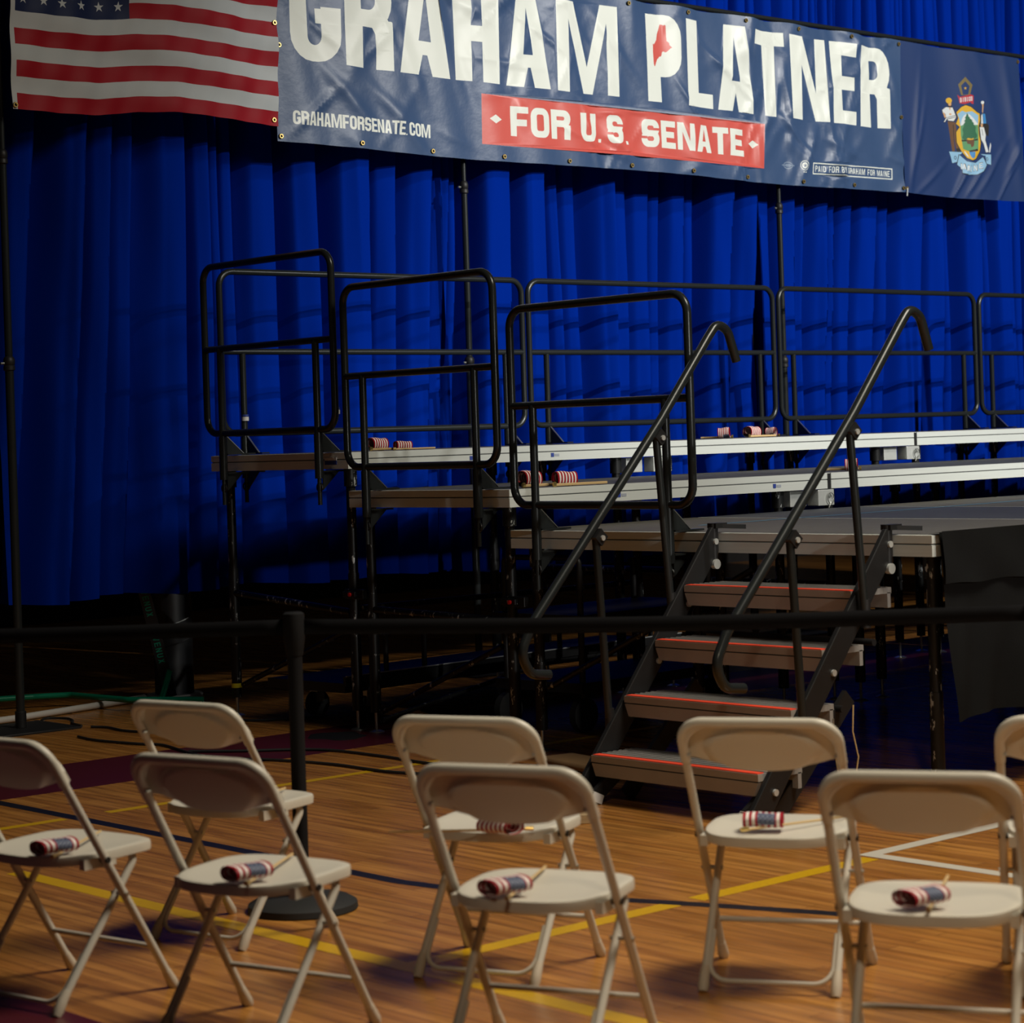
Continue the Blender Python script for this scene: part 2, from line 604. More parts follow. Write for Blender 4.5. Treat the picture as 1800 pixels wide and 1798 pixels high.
    if ch == 'Y':
        return [(1, [(0, 1), (w * .5 - s / 2, .4), (w * .5 - s / 2, 0), (w * .5 + s / 2, 0), (w * .5 + s / 2, .4), (w, 1), (w - s, 1), (w * .5, .58), (s, 1)])]
    if ch == 'X':
        return [(1, [(0, 0), (s, 0), (w, 1), (w - s, 1)]), (1, [(0, 1), (s, 1), (w, 0), (w - s, 0)])]
    if ch == '.':
        return [(1, rect(0, 0, s, s * .95))]
    return []


WID = {'I': .45, 'M': 1.45, '.': .36, ' ': .6, 'L': .88, 'E': .9, 'F': .88, 'T': .95}


def place_glyph(ch, fn, w, s, t, ink, paper):
    L = []
    for on, P in glyph(ch, w, s, t):
        L.append((ink if on else paper, [fn(a, b) for a, b in P]))
    return L


def text(string, x0, x1, z0, z1, s, t, ink, paper, gap=.12, adj=None):
    """s,t as fraction of cap height; letters fill x0..x1"""
    h = z1 - z0
    units = sum(WID.get(c, 1.0) for c in string)
    gaps = gap * h * (len(string) - 1)
    per = (x1 - x0 - gaps) / units
    x = x0
    L = []
    for c in string:
        w = per * WID.get(c, 1.0)
        ss = s
        L += place_glyph(c, lambda a, b, x=x: (x + a * h, z0 + b * h), w / h, min(ss, w / h * .46), t, ink, paper)
        x += w + gap * h
    return L


# ================================================================== setting
# floor with court paint
fb = MB()
fb.add([(-14, -14, 0), (16, -14, 0), (16, 12, 0), (-14, 12, 0)], [(0, 1, 2, 3)], 0)


def paint(poly, mi, z=0.0006):
    fb.add([(a, b, z) for a, b in poly], [tuple(range(len(poly)))], mi)


def prect(x0, y0, x1, y1, mi, z=0.0006):
    paint([(x0, y0), (x1, y0), (x1, y1), (x0, y1)], mi, z)


prect(-2.30, 3.19, 12, 3.93, 4, .0003)           # maroon strip along the far end
prect(-12, -12, -3.97, 3.93, 4, .0003)           # maroon side apron
prect(-3.97, 3.19, -2.30, 3.93, 4, .0003)
prect(-3.105, -12, -3.035, 1.66, 1)
prect(-3.07, -.54, -2.00, -.47, 1, .0007)
prect(-1.90, -.54, -1.04, -.47, 1, .0007)
prect(-12, 2.50, -2.36, 2.555, 1)
prect(-2.16, 2.50, 5, 2.555, 1)
prect(-2.345, .45, -2.285, 3.19, 2)
arc = [(-2.315, .45), (-2.29, .30), (-2.235, .10), (-2.155, -.12), (-2.045, -.35), (-1.93, -.62), (-1.80, -.95), (-1.66, -1.4)]
for i in range(len(arc) - 1):
    a, b = Vector(arc[i]), Vector(arc[i + 1])
    n0 = Vector((-(b - a).y, (b - a).x)).normalized() * .03
    paint([a - n0, b - n0, b + n0, a + n0], 2, .0008)
prect(-1.02, -6, -.96, -.43, 3, .0009)
prect(-.9601, -.49, 0.6, -.43, 3, .0009)
floor = structure(fb.build('floor', [M_FLOOR, M_LINEY, M_LINEK, M_LINEW, M_MAROON], smooth=False))
structure(MB().box((1, 11.9, 4.5), (30, .2, 9)).build('wall_back', M_WALL, smooth=False))
structure(MB().box((15.9, -1, 4.5), (.2, 26, 9)).build('wall_right', M_WALL, smooth=False))

# ------------------------------------------------------------------ blue drape, one panel per bay
YC = 5.55


def pleats(x0, x1, lo, hi, seed):
    rnd = random.Random(seed)
    xs = [x0]
    while xs[-1] < x1:
        xs.append(xs[-1] + rnd.uniform(lo, hi) * rnd.choice((.6, 1, 1, 1.25)))
    return np.array(xs), [(rnd.uniform(.45, 1.0), rnd.uniform(.30, .62), rnd.uniform(.80, .90)) for _ in xs]


def drape(name, label, x0, x1, z0, z1, seed):
    big, bp = pleats(x0 - 1.0, x1 + 1.2, .13, .31, seed)
    fin, fp = pleats(x0 - 1.0, x1 + 1.2, .07, .15, seed + 50)
    sm = lambda a: a * a * (3 - 2 * a)

    def prof(xs, pp, x, amp):
        i = max(0, min(int(np.searchsorted(xs, x)) - 1, len(xs) - 2))
        w = xs[i + 1] - xs[i]
        u = (x - xs[i]) / w
        h, rise, back = pp[i]
        # valley -> steep slope facing left -> broad face -> quick return on the right
        if u < rise:
            g = .82 * sm(u / rise)
        elif u < back:
            g = .82 + .18 * math.sin(math.pi / 2 * (u - rise) / (back - rise))
        else:
            g = sm(max(0, (1 - u) / (1 - back)))
        slot = .05 * math.exp(-(min(u, 1 - u) * w / .014) ** 2)
        return -h * g * w * amp + slot

    def fn(u, v):
        x = x0 + (x1 - x0) * u
        z = z0 + (z1 - z0) * v
        lean = .075 * (3.0 - z) * (.5 + .5 * math.sin(x * 1.9 + seed))
        a = min(1, max(0, (z - 3.35) / .9))
        y = (1 - a) * prof(big, bp, x + lean, 1.12) + a * prof(fin, fp, x + lean * .3, .9)
        y += .018 * math.sin(x * 1.7 + z * .8 + seed) + .006 * math.sin(z * 3.1 + x * 9) + .004 * math.sin(x * 37 + z * 2)
        hem = .012 * math.sin(x * 7 + seed) if v < .02 else 0
        return (x, max(-.215, y + .085) + YC, z + hem)
    b = MB().grid(fn, int((x1 - x0) / .0095), 26)
    o = b.build(name, M_CURT, origin=((x0 + x1) / 2, YC, z0), angle=60)
    tag(o, label, 'curtain', 'blue drape panels behind the stage')
    return o


drape('drape_panel', 'royal blue floor drape hanging below the striped flag, left of the stage', -.93, 2.245, .65, 5.6, 3)
drape('drape_panel', 'royal blue drape behind the stage between the two middle upright pipes', 2.25, 5.235, .62, 5.6, 11)
drape('drape_panel', 'royal blue drape at far right behind the last railings and the crest flag', 5.24, 9.9, .62, 5.6, 21)


# upright pipes and the top pipe
def upright(x, y, label, base=True):
    t = thing('pipe_upright', label, 'pipe stand', (x, y, 0), 0, 'black upright pipes of the drape frame')
    MB().cyl((0, 0, .01), (0, 0, 1.95), .0235, 16).build('lower_pole', M_RAIL, t)
    MB().cyl((0, 0, 1.95), (0, 0, 3.05), .0205, 16).build('middle_pole', M_RAIL, t)
    MB().cyl((0, 0, 3.05), (0, 0, 4.378), .016, 16).build('upper_pole', M_RAIL, t)
    for z, r in ((1.95, .031), (3.05, .028)):
        c = MB().lathe([(.016, -.045), (r, -.035), (r, -.015), (r * .86, -.01), (r, -.004), (r, .02), (r * .8, .034), (.016, .04)], (0, 0, z), 20)
        cc = c.build('collar', M_DARK, t)
        MB().cyl((-r, 0, z), (-r - .02, 0, z), .007, 8).build('lock_knob', M_STEEL, cc)
    b = MB().box((0, 0, .006), (.46, .46, .012))
    b.cyl((0, 0, .012), (0, 0, .10), .03)
    b.build('base_plate', M_DARK, t, bevel=.002)
    return t


upright(-.985, 5.29, 'black upright pipe at the left edge, on a square base plate')
upright(2.252, 5.29, 'black upright pipe below the gap between web address and red strip')
upright(5.228, 5.29, 'black upright pipe under the right end of the red banner strip')
t = MB().cyl((-1.1, 5.275, 4.40), (9.6, 5.275, 4.40), .018).build('top_pipe', M_RAIL)
tag(t, 'horizontal black pipe carrying the banner along its top edge', 'pipe')


# ------------------------------------------------------------------ striped flag
def interp(x, xs, ys):
    return float(np.interp(x, xs, ys))


US0, US1, USB = -.985, .775, 3.318
SW = .0862
UST = USB + 13 * SW
usl = []
for i in range(13):
    usl.append((1 if i % 2 == 0 else 0, rect(US0, USB + i * SW, US1, USB + (i + 1) * SW)))
CX1 = -.225
usl.append((2, rect(US0, USB + 6 * SW, CX1, UST)))
for r in range(9):
    n = 6 if r % 2 == 0 else 5
    cw = (CX1 - US0 - .02) / 12
    for c in range(n):
        sx = US0 + .02 + cw * (1 + 2 * c + (0 if n == 6 else 1))
        usl.append((0, star(sx, USB + 6 * SW + .07 + r * .069, .030)))
usl.append((0, rect(US0, USB, US0 + .028, UST)))


def us_surf(x, z):
    v = (z - USB) / (UST - USB)
    dz = interp(x, [-1.0, -.7, -.45, -.2, .05, .3, .55, .8], [-.028, -.030, -.022, .016, .030, .022, .010, .004])
    y = 5.18 - .018 * math.sin(x * 6.2 + v * 1.5) - .012 * math.sin(x * 13 + v * 4 + 1) * (.4 + .6 * v) - .008 * math.sin(z * 21 + x * 5)
    y += .006 * math.sin(x * 31 - z * 12)
    return (x, y, z + dz * (1 - .35 * v))


us = thing('flag', 'large flag with red and white stripes and white stars on navy, top left', 'flag', (US0, 5.18, USB), world=True)
sheet('flag_cloth', US0, US1, USB, UST, 64, 39, usl, us_surf, [M_FWHITE, M_FRED, M_FNAVY], us)


def grommet(x, y, z, parent, r=.011):
    b = MB()
    ring = [(x + r * math.cos(2 * math.pi * i / 14), y, z + r * math.sin(2 * math.pi * i / 14)) for i in range(14)]
    b.tube(ring, .0045, 6, closed=True)
    b.add([(x + r * .8 * math.cos(2 * math.pi * i / 14), y - .001, z + r * .8 * math.sin(2 * math.pi * i / 14)) for i in range(14)], [tuple(range(14))], 1)
    return b.build('grommet', [M_BRASS, M_BLACKMATTE], parent)


for x, z in ((US0 + .012, USB + .02), (US1 - .03, USB + .035), (US1 - .015, USB + .60)):
    q = us_surf(x, z)
    grommet(q[0], q[1] - .006, q[2], us)

# ------------------------------------------------------------------ campaign banner
BX0, BX1, BZ0, BZ1 = .770, 6.560, 3.222, 4.375
LET = [('G', .872, 1.243), ('R', 1.272, 1.647), ('A', 1.696, 2.100), ('H', 2.146, 2.501), ('A', 2.559, 2.948), ('M', 3.003, 3.572),
       ('p', 3.841, 4.166), ('L', 4.221, 4.482), ('A', 4.529, 4.892), ('T', 4.905, 5.234), ('N', 5.289, 5.691), ('E', 5.748, 6.013), ('R', 6.060, 6.417)]
bl = []
CZ0, CZ1 = 3.703, 4.303
H = CZ1 - CZ0
for ch, a, b in LET:
    z0 = CZ0 + .012 - .022 * (a - .87) / 5.5
    w = (b - a) / H
    st = {'M': .205, 'A': .245}.get(ch, .225)
    bl += place_glyph(ch, lambda p, q, a=a, z0=z0: (a + p * H, z0 + q * H), w, min(st, w * .43), .165, 1, 0)
bl.append((2, [(3.986, 4.236), (4.006, 4.236), (4.016, 4.23), (4.03, 4.236), (4.038, 4.231), (4.042, 4.157), (4.046, 4.125), (4.065, 4.115), (4.067, 4.099), (4.09, 4.084), (4.075, 4.077), (4.054, 4.059), (4.041, 4.051), (4.03, 4.048), (4.015, 4.053), (4.009, 4.053), (4.0, 4.044), (3.997, 4.031), (3.99, 4.018), (3.97, 4.014), (3.964, 4.004), (3.955, 4.001), (3.939, 3.977), (3.926, 3.95), (3.919, 3.946), (3.912, 3.963), (3.91, 4.044), (3.913, 4.1), (3.921, 4.101), (3.921, 4.095), (3.937, 4.111), (3.952, 4.133), (3.957, 4.166), (3.973, 4.204)]))
bl.append((2, rect(2.348, 3.324, 4.99, 3.638)))
bl += text('FOR', 2.588, 3.105, 3.390, 3.580, .27, .22, 1, 2, .10)
bl += text('U.S.', 3.200, 3.669, 3.390, 3.578, .27, .22, 1, 2, .12)
bl += text('SENATE', 3.775, 4.776, 3.390, 3.578, .27, .22, 1, 2, .10)
for cx in (2.460, 4.880):
    bl.append((1, [(cx - .05, 3.487), (cx, 3.515), (cx + .05, 3.487), (cx, 3.459)]))
bl += text('GRAHAMFORSENATE.COM', .880, 1.929, 3.331, 3.413, .21, .17, 1, 0, .06)
bl.append((1, rect(5.502, 3.312, 6.434, 3.396)))
bl.append((0, rect(5.511, 3.320, 6.425, 3.388)))
bl += text('PAID FOR BY GRAHAM FOR MAINE', 5.53, 6.406, 3.332, 3.376, .15, .13, 1, 0, .17)
bl += [(1, ellipse(5.405, 3.368, .036, .036)), (0, ellipse(5.405, 3.368, .031, .031)), (1, ellipse(5.405, 3.368, .022, .022)), (0, star(5.405, 3.368, .018)),
       (1, rect(5.388, 3.318, 5.402, 3.324)), (1, rect(5.408, 3.318, 5.422, 3.324))]
bl += [(3, ellipse(5.25, 3.362, .045, .026)), (0, ellipse(5.25, 3.362, .038, .019)), (3, rect(5.19, 3.358, 5.31, 3.366)), (3, rect(5.228, 3.352, 5.272, 3.372))]
rb = random.Random(4)
CRE = [(rb.uniform(BX0, BX1), rb.uniform(BZ0, BZ1), rb.uniform(-1.3, 1.3), rb.uniform(.10, .35), rb.uniform(.004, .011), rb.uniform(.02, .05)) for _ in range(85)]
CRE += [(rb.uniform(4.7, BX1), rb.uniform(BZ0, BZ1), rb.uniform(.8, 1.9), rb.uniform(.12, .4), rb.uniform(.006, .014), rb.uniform(.025, .055)) for _ in range(40)]
for gx in np.arange(BX0, BX1, .585):
    CRE.append((gx, BZ1 - .02, 1.57 + rb.uniform(-.3, .3), .30, .007, .045))


def banner_surf(x, z):
    v = (z - BZ0) / (BZ1 - BZ0)
    y = 5.205 - .014 * math.sin(x * 10.74) * v ** 2 - .010 * math.sin(x * 4.3 + 2) * (1 - v) - .006 * math.sin(x * 17 + z * 3)
    for cx, cz, a, ln, amp, wd in CRE:
        dx, dz = x - cx, z - cz
        if abs(dx) > .6 or abs(dz) > .6:
            continue
        ca, sa = math.cos(a), math.sin(a)
        p, q = dx * ca + dz * sa, -dx * sa + dz * ca
        y -= amp * math.exp(-(p / ln) ** 2 - (q / wd) ** 2)
    dz = -.012 * math.sin(x * 5.37) ** 2 * v + .008 * math.sin(x * 2.1) * (1 - v) - .008 * (x - 3.6) / 3
    return (x, y, z + dz)


banner = thing('banner', 'long navy vinyl banner with big white capital letters and a red strip', 'banner', (BX0, 5.23, BZ0), world=True)
sheet('banner_sheet', BX0, BX1, BZ0, BZ1, 230, 48, bl, banner_surf, [M_BNAVY, M_BWHITE, M_BRED, mat('faded_print', (0.18, 0.24, 0.34), .4)], banner)
gx = BX0 + .022
while gx < BX1:
    for z in (BZ0 + .03, BZ1 - .03):
        q = banner_surf(gx, z)
        grommet(gx, q[1] - .008, q[2], banner)
    gx += .5745
for z in (3.79,):
    for x in (BX0 + .02, BX1 - .02):
        q = banner_surf(x, z)
        grommet(x, q[1] - .008, q[2], banner)

# ------------------------------------------------------------------ crest flag
SX0, SX1, SZ0, SZ1 = 6.56, 8.09, 3.222, 4.368


def em(X, Y):
    s = .14 - .07 * (Y - 290) / 1190
    return (7.343 + (X - 660) * .00100, 4.165 - ((Y - 290) - s * (X - 660)) * .000634)


sl = []


def E_(mi, P):
    sl.append((mi, [em(a, b) for a, b in P]))


GO, OL, RE, SK, BR, DK, WH, SY, BU, TR, GR = 1, 2, 3, 4, 5, 6, 7, 8, 9, 10, 11
E_(OL, [(660, 290), (745, 390), (715, 500), (705, 512), (615, 512), (608, 495), (582, 380)])
E_(0, [(660, 345), (708, 405), (690, 505), (632, 505), (614, 395)])
E_(GO, star(660, 428, 20, -90))
E_(RE, [(570, 505), (600, 532), (660, 518), (720, 505), (755, 520), (750, 625), (722, 615), (715, 600), (650, 622), (595, 612), (585, 560)])
for i, ch in enumerate('DIRIGO'):
    xx = 600 + i * 24
    sl.extend(place_glyph(ch, lambda a, b, xx=xx, i=i: em(xx + a * 52, 600 - i * 3 - b * 56), .36, .13, .12, WH, RE))
E_(DK, [(452, 600), (512, 600), (512, 640), (492, 664), (468, 645)])
E_(SK, [(466, 592), (506, 592), (506, 630), (495, 642), (474, 635)])
E_(GO, ellipse(478, 575, 35, 36))
E_(DK, [(390, 690), (440, 650), (522, 655), (560, 755), (565, 785), (532, 836), (462, 828), (436, 795), (420, 780), (395, 725)])
E_(WH, [(396, 690), (442, 656), (518, 661), (552, 760), (556, 780), (528, 828), (467, 820), (442, 790), (435, 738), (402, 722)])
E_(SK, [(476, 660), (500, 660), (490, 700)])
E_(SK, [(400, 722), (422, 722), (442, 778), (425, 790)])
E_(DK, [(404, 845), (436, 785), (556, 752), (566, 776), (452, 806), (428, 848)])
E_(WH, [(411, 838), (441, 790), (550, 760), (558, 772), (450, 798), (426, 838)])
E_(SK, ellipse(492, 742, 14, 12))
E_(BR, [(458, 830), (550, 842), (562, 1000), (582, 1120), (596, 1200), (556, 1200), (522, 985), (532, 1100), (536, 1196), (503, 1198), (480, 1000)])
E_(DK, [(520, 870), (528, 870), (530, 1120), (522, 1000)])
E_(DK, [(552, 1160), (590, 1160), (600, 1206), (556, 1206)])
E_(DK, [(553, 716), (608, 652), (660, 628), (722, 652), (802, 724), (832, 734), (836, 822), (812, 900), (818, 1000), (832, 1100), (816, 1204), (764, 1298), (715, 1318),
        (664, 1288), (604, 1204), (552, 1092), (548, 956), (586, 900), (548, 862), (574, 790)])
E_(GO, [(560, 720), (610, 660), (660, 635), (720, 660), (800, 730), (825, 740), (830, 820), (805, 900), (810, 1000), (825, 1100), (810, 1200), (760, 1290), (715, 1310),
        (670, 1280), (610, 1200), (560, 1090), (555, 960), (595, 900), (555, 860), (580, 790)])
E_(SY, [(572, 742), (622, 702), (660, 722), (730, 710), (808, 762), (800, 865), (785, 885), (600, 885), (590, 800)])
E_(WH, [(605, 865), (618, 800), (640, 760), (672, 738), (705, 752), (750, 800), (800, 870), (780, 905), (610, 905)])
E_(GR, [(600, 890), (640, 870), (800, 880), (802, 980), (790, 1180), (700, 1205), (628, 1170), (604, 1000)])
E_(TR, [(672, 728), (690, 762), (684, 766), (708, 792), (700, 796), (735, 822), (726, 828), (752, 862), (744, 868), (772, 905), (766, 960), (786, 1000), (780, 1035), (740, 1052),
        (690, 1062), (640, 1060), (618, 1035), (632, 980), (622, 930), (640, 880), (630, 876), (652, 838), (640, 834), (658, 800), (648, 792), (664, 764)])
E_(DK, [(612, 1058), (700, 1064), (790, 1046), (790, 1066), (700, 1078), (612, 1076)])
E_(BR, [(662, 1062), (688, 1044), (742, 1040), (750, 1082), (742, 1135), (716, 1152), (708, 1112), (672, 1106)])
E_(GO, [(664, 1050), (680, 1036), (720, 1046), (744, 1036), (740, 1056), (690, 1060)])
E_(DK, [(690, 1190), (780, 1170), (788, 1196), (700, 1208)])
E_(WH, [(642, 1190), (676, 1240), (684, 1270), (664, 1252), (640, 1206)])
E_(PB := BU, [(690, 1205), (752, 1206), (744, 1270), (716, 1290), (700, 1250)])
E_(DK, [(846, 620), (872, 586), (892, 600), (890, 630), (884, 660), (864, 664), (858, 640)])
E_(WH, ellipse(869, 607, 20, 20))
E_(SK, [(862, 628), (882, 626), (879, 660), (872, 735), (860, 722), (865, 660)])
E_(DK, [(842, 764), (862, 734), (906, 734), (922, 862), (948, 880), (948, 912), (938, 1020), (905, 1000), (896, 1060), (940, 1214), (888, 1222), (860, 1112), (824, 1064), (812, 900)])
E_(WH, [(847, 764), (864, 742), (870, 862), (842, 862)])
E_(BU, [(868, 742), (902, 742), (914, 860), (872, 864)])
E_(SK, [(832, 870), (866, 862), (862, 905), (838, 905)])
E_(WH, [(820, 905), (878, 908), (900, 1000), (890, 1066), (932, 1208), (892, 1214), (866, 1108), (832, 1058)])
E_(DK, [(846, 930), (852, 930), (862, 1010), (856, 1010)])
E_(WH, [(944, 1164), (964, 1092), (972, 1130), (952, 1215), (938, 1212)])
for P in ([(465, 1200), (622, 1207), (600, 1232), (578, 1238), (575, 1322), (500, 1342), (480, 1262)],
          [(820, 1235), (965, 1240), (955, 1365), (890, 1350), (884, 1252), (860, 1252)],
          [(584, 1240), (662, 1322), (758, 1342), (850, 1270), (897, 1370), (852, 1442), (772, 1482), (680, 1484), (608, 1462), (616, 1410), (558, 1360)]):
    cx, cy = sum(a for a, b in P) / len(P), sum(b for a, b in P) / len(P)
    E_(DK, [(cx + (a - cx) * 1.05, cy + (b - cy) * 1.07) for a, b in P])
    E_(SY, P)
for cx, cy in ((538, 1275), (905, 1295)):
    E_(DK, ellipse(cx, cy, 15, 22))
    E_(SY, ellipse(cx, cy, 9, 15))
for i, (ch, xx, yy) in enumerate((('M', 600, 1412), ('A', 645, 1438), ('I', 695, 1448), ('N', 736, 1438), ('E', 800, 1412))):
    hgt = 66
    for c_, g in ((DK, 1.16), (WH, 1.0)):
        sl.extend(place_glyph(ch, lambda a, b, xx=xx, yy=yy, i=i, g=g: em(xx + a * hgt * g - (g - 1) * 10, yy - b * hgt * g + (g - 1) * 30 + (2 - i) * 6 * a), .62 if ch != 'I' else .25, .15, .13, c_, SY if c_ == WH else SY))
rs = random.Random(9)
SCRE = [(6.9 + .25 * i + rs.uniform(-.1, .1), SZ0 + rs.uniform(.05, .25), rs.uniform(.55, 1.0), rs.uniform(.12, .28), rs.uniform(.012, .024), rs.uniform(.018, .03)) for i in range(5)]
SCRE += [(6.75, 3.62, 1.25, .25, .018, .03), (7.95, 3.55, .95, .18, .022, .03), (7.32, 3.42, .95, .20, .022, .025), (7.95, 3.85, 1.75, .5, .02, .06), (7.6, 4.1, 2.0, .5, .015, .08), (6.72, 3.7, 1.4, .4, .014, .03)]


def crest_surf(x, z):
    v = (z - SZ0) / (SZ1 - SZ0)
    y = 5.205 - .012 * math.sin(x * 5.1 + v) - .008 * math.sin(x * 11 + z * 2)
    for cx, cz, a, ln, amp, wd in SCRE:
        ca, sa = math.cos(a), math.sin(a)
        p, q = (x - cx) * ca + (z - cz) * sa, -(x - cx) * sa + (z - cz) * ca
        y -= amp * math.exp(-(p / ln) ** 2 - (q / wd) ** 2)
    return (x, y, z - .012 * math.sin((x - SX0) * 2.05) * (1 - v) - .010 * math.sin((x - SX0) * 2.05) * v)


cf = thing('flag', 'dark blue flag with a painted crest of two figures, right of the banner', 'flag', (SX0, 5.22, SZ0), world=True)
sheet('flag_cloth', SX0, SX1, SZ0, SZ1, 90, 66, sl, crest_surf,
      [M_SNAVY, M_GOLD, M_OLIVE, M_PRED, M_SKIN, M_PBROWN, M_PDARK, M_PWHITE, M_PSKY, M_PBLUE, M_PTREE, M_PGREEN], cf)
for x, z in ((SX0 + .02, SZ0 + .03), (SX1 - .02, SZ1 - .03)):
    q = crest_surf(x, z)
    grommet(x, q[1] - .006, q[2], cf)
b = MB().tube([(SX0 + .02, 5.19, SZ0 + .03), (SX0 + .012, 5.185, SZ0 + .005), (SX0 + .005, 5.185, SZ0 - .03)], .005, 6)
b.build('tie', M_PWHITE, cf)

# ================================================================== stage
ZF, ZM, ZT = 1.036, 1.226, 1.422
LW = 2.314


def deck(label, x0, x1, y0, y1, z, legs, topmat, group, braces=(), th=.085):
    t = thing('stage_deck', label, 'stage platform', (x0, y0, 0), 0, group, world=True)
    g = .004
    x0, x1 = x0 + g, x1 - g
    # extruded side frame with a groove all round
    prof = [(.02, 0), (0, -.002), (0, -.033), (-.005, -.035), (-.005, -.039), (0, -.041), (0, -th), (-.03, -th), (-.03, -.03)]
    b = MB()
    ring = [(x0, y0, 1, 1), (x1, y0, -1, 1), (x1, y1, -1, -1), (x0, y1, 1, -1)]
    vs = []
    for cx, cy, sx, sy in ring:
        for o_, dz in prof:
            d = -o_
            if o_ == .02:
                d = .02
            vs.append((cx + sx * abs(d), cy + sy * abs(d), z + dz))
    k = len(prof)
    fs, ms = [], []
    for i in range(4):
        j2 = (i + 1) % 4
        for j in range(k - 1):
            fs.append((i * k + j, j2 * k + j, j2 * k + j + 1, i * k + j + 1))
            ms.append(1 if j == 3 else 0)
    b.v, b.f, b.mi = vs, fs, ms
    b.build('side_frame', [M_ALU, M_GROOVE], t, smooth=False)
    MB().box(((x0 + x1) / 2, (y0 + y1) / 2, z - .012), (x1 - x0 - .03, y1 - y0 - .03, .025)).build('deck_top', topmat, t, smooth=False)
    MB().box((x1 - .012, y0 - .0015, z - .044), (.022, .004, .080)).build('end_cap', M_DARK, t, smooth=False)
    for lx, ly in legs:
        b = MB()
        b.cyl((lx, ly, z - th), (lx, ly, z - th - .09), .034, 18)
        b.cyl((lx, ly, z - th), (lx, ly, .16), .0245, 18)
        b.cyl((lx, ly, z - .62), (lx, ly, .10), .028, 18)
        leg = b.build('leg', M_LEG, t)
        b = MB().cyl((lx, ly, .10), (lx, ly, .012), .0085, 10)
        b.lathe([(0, .014), (.02, .012), (.04, .004), (.04, 0), (0, 0)], (lx, ly, 0), 20)
        b.build('foot', M_STEEL, leg)
    for a, c, r in braces:
        MB().cyl(a, c, r, 14).build('brace', M_LEG, t)
    return t


G1, G2, G3 = 'platforms of the top riser', 'platforms of the middle riser', 'platforms of the lower stage floor'
for i in range(4):  # last platform added out of view, stops light leaking under the stage
    x0 = i * LW
    deck(['topmost riser platform at the left end, with the bare dark end face', 'topmost riser platform, second from the left end',
          'topmost riser platform, third from the left end', 'topmost riser platform, fourth from left, added unseen beyond the right edge to block light'][i], x0, x0 + LW, 3.66, 4.88, ZT,
         [(x0 + .07, 4.80), (x0 + .07, 3.73), (x0 + LW - .34, 4.80), (x0 + LW - .34, 3.73)], M_DECKGREY, G1,
         [((.07, 4.78, .67), (.07, 3.76, .60), .019), ((.07, 4.74, .17), (.07, 3.76, .52), .015), ((.10, 3.73, .62), (2.1, 3.73, .62), .015)] if i == 0 else
         [((x0 + .07, 4.78, .67), (x0 + .07, 3.76, .67), .019)])
for i in range(4):  # platforms past the right edge are unseen, added to shut out stray light
    x0 = i * LW
    deck(['middle riser platform at the left end, one step below the top', 'middle riser platform, second from the left end',
          'middle riser platform, third from left, added unseen beyond the right edge to block light', 'middle riser platform, fourth from left, added unseen beyond the right edge to block light'][i],
         x0, x0 + LW, 2.44, 3.66, ZM, [(x0 + .07, 3.58), (x0 + .07, 2.52), (x0 + LW - .34, 3.58), (x0 + LW - .34, 2.52)], M_DECKGREY, G2,
         [((.07, 3.56, .62), (.07, 2.54, .60), .019), ((.07, 3.54, .10), (.07, 2.60, .48), .015), ((.07, 3.54, .06), (.9, 3.54, .20), .012)] if i == 0 else
         [((x0 + .07, 3.56, .62), (x0 + .07, 2.54, .62), .019)])
W3 = 1.25
for i in range(7):  # those beyond the right edge added only to keep the understage dark
    x0 = i * W3
    deck(['lower stage platform at the left end, behind the steps, worn tan', 'lower stage platform second from the steps, slate grey',
          'lower stage platform third from the steps, tan grey', 'lower stage platform fourth from the steps, dark grey',
          'lower stage platform fifth from the steps, added unseen beyond the right edge to block light', 'lower stage platform sixth from the steps, added unseen beyond the right edge to block light', 'lower stage platform seventh from the steps, added unseen beyond the right edge to block light'][i],
         x0, x0 + W3, 0, 2.44, ZF, [(x0 + .09, .07), (x0 + .09, 2.36), (x0 + W3 - .09, .10), (x0 + W3 - .09, 2.36)],
         [M_DECKTAN, M_DECKBLUE, M_DECKTAN, M_DECKGREY, M_DECKGREY, M_DECKGREY, M_DECKGREY][i], G3,
         [((.09, 2.30, .30), (.09, 1.0, .88), .014)] if i == 0 else [])

# blue tape line on the lower floor
b = MB()
pts = [(.50, 1.70), (1.1, 1.73), (1.93, 1.75), (2.9, 1.82), (3.95, 1.93)]
for i in range(len(pts) - 1):
    (xa, ya), (xb, yb) = pts[i], pts[i + 1]
    b.add([(xa, ya - .012, ZF + .0022), (xb, yb - .012, ZF + .0022), (xb, yb + .012, ZF + .0022), (xa, ya + .012, ZF + .0022)], [(0, 1, 2, 3)])
o = b.build('tape_strip', M_BLUETAPE, origin=(.5, 1.7, ZF), smooth=False)
tag(o, 'thin light blue tape line stuck across the lower stage floor', 'tape')


# connector blocks with pins under the seams
def connector(x, y, z, label):
    t = thing('deck_connector', label, 'bracket', (x, y, z), 0, 'bare metal brackets under the riser seams')
    MB().box((-.085, .0, -.045), (.13, .08, .085)).box((-.26, .03, -.045), (.13, .05, .085)).build('bracket', M_GALV, t, smooth=False, bevel=.004)
    MB().cyl((-.06, -.045, -.04), (-.06, .05, -.04), .008, 8).tube([(-.06 + .025 * math.cos(a * .5), -.05, -.05 + .03 * math.sin(a * .5)) for a in range(13)], .003, 6).build('pin', M_STEEL, t)
    b = MB().tube([(-.06, -.05, -.07), (-.07, -.052, -.085), (-.078, -.05, -.10)], .003, 6)
    b.build('pin_cord', M_STEEL, t)


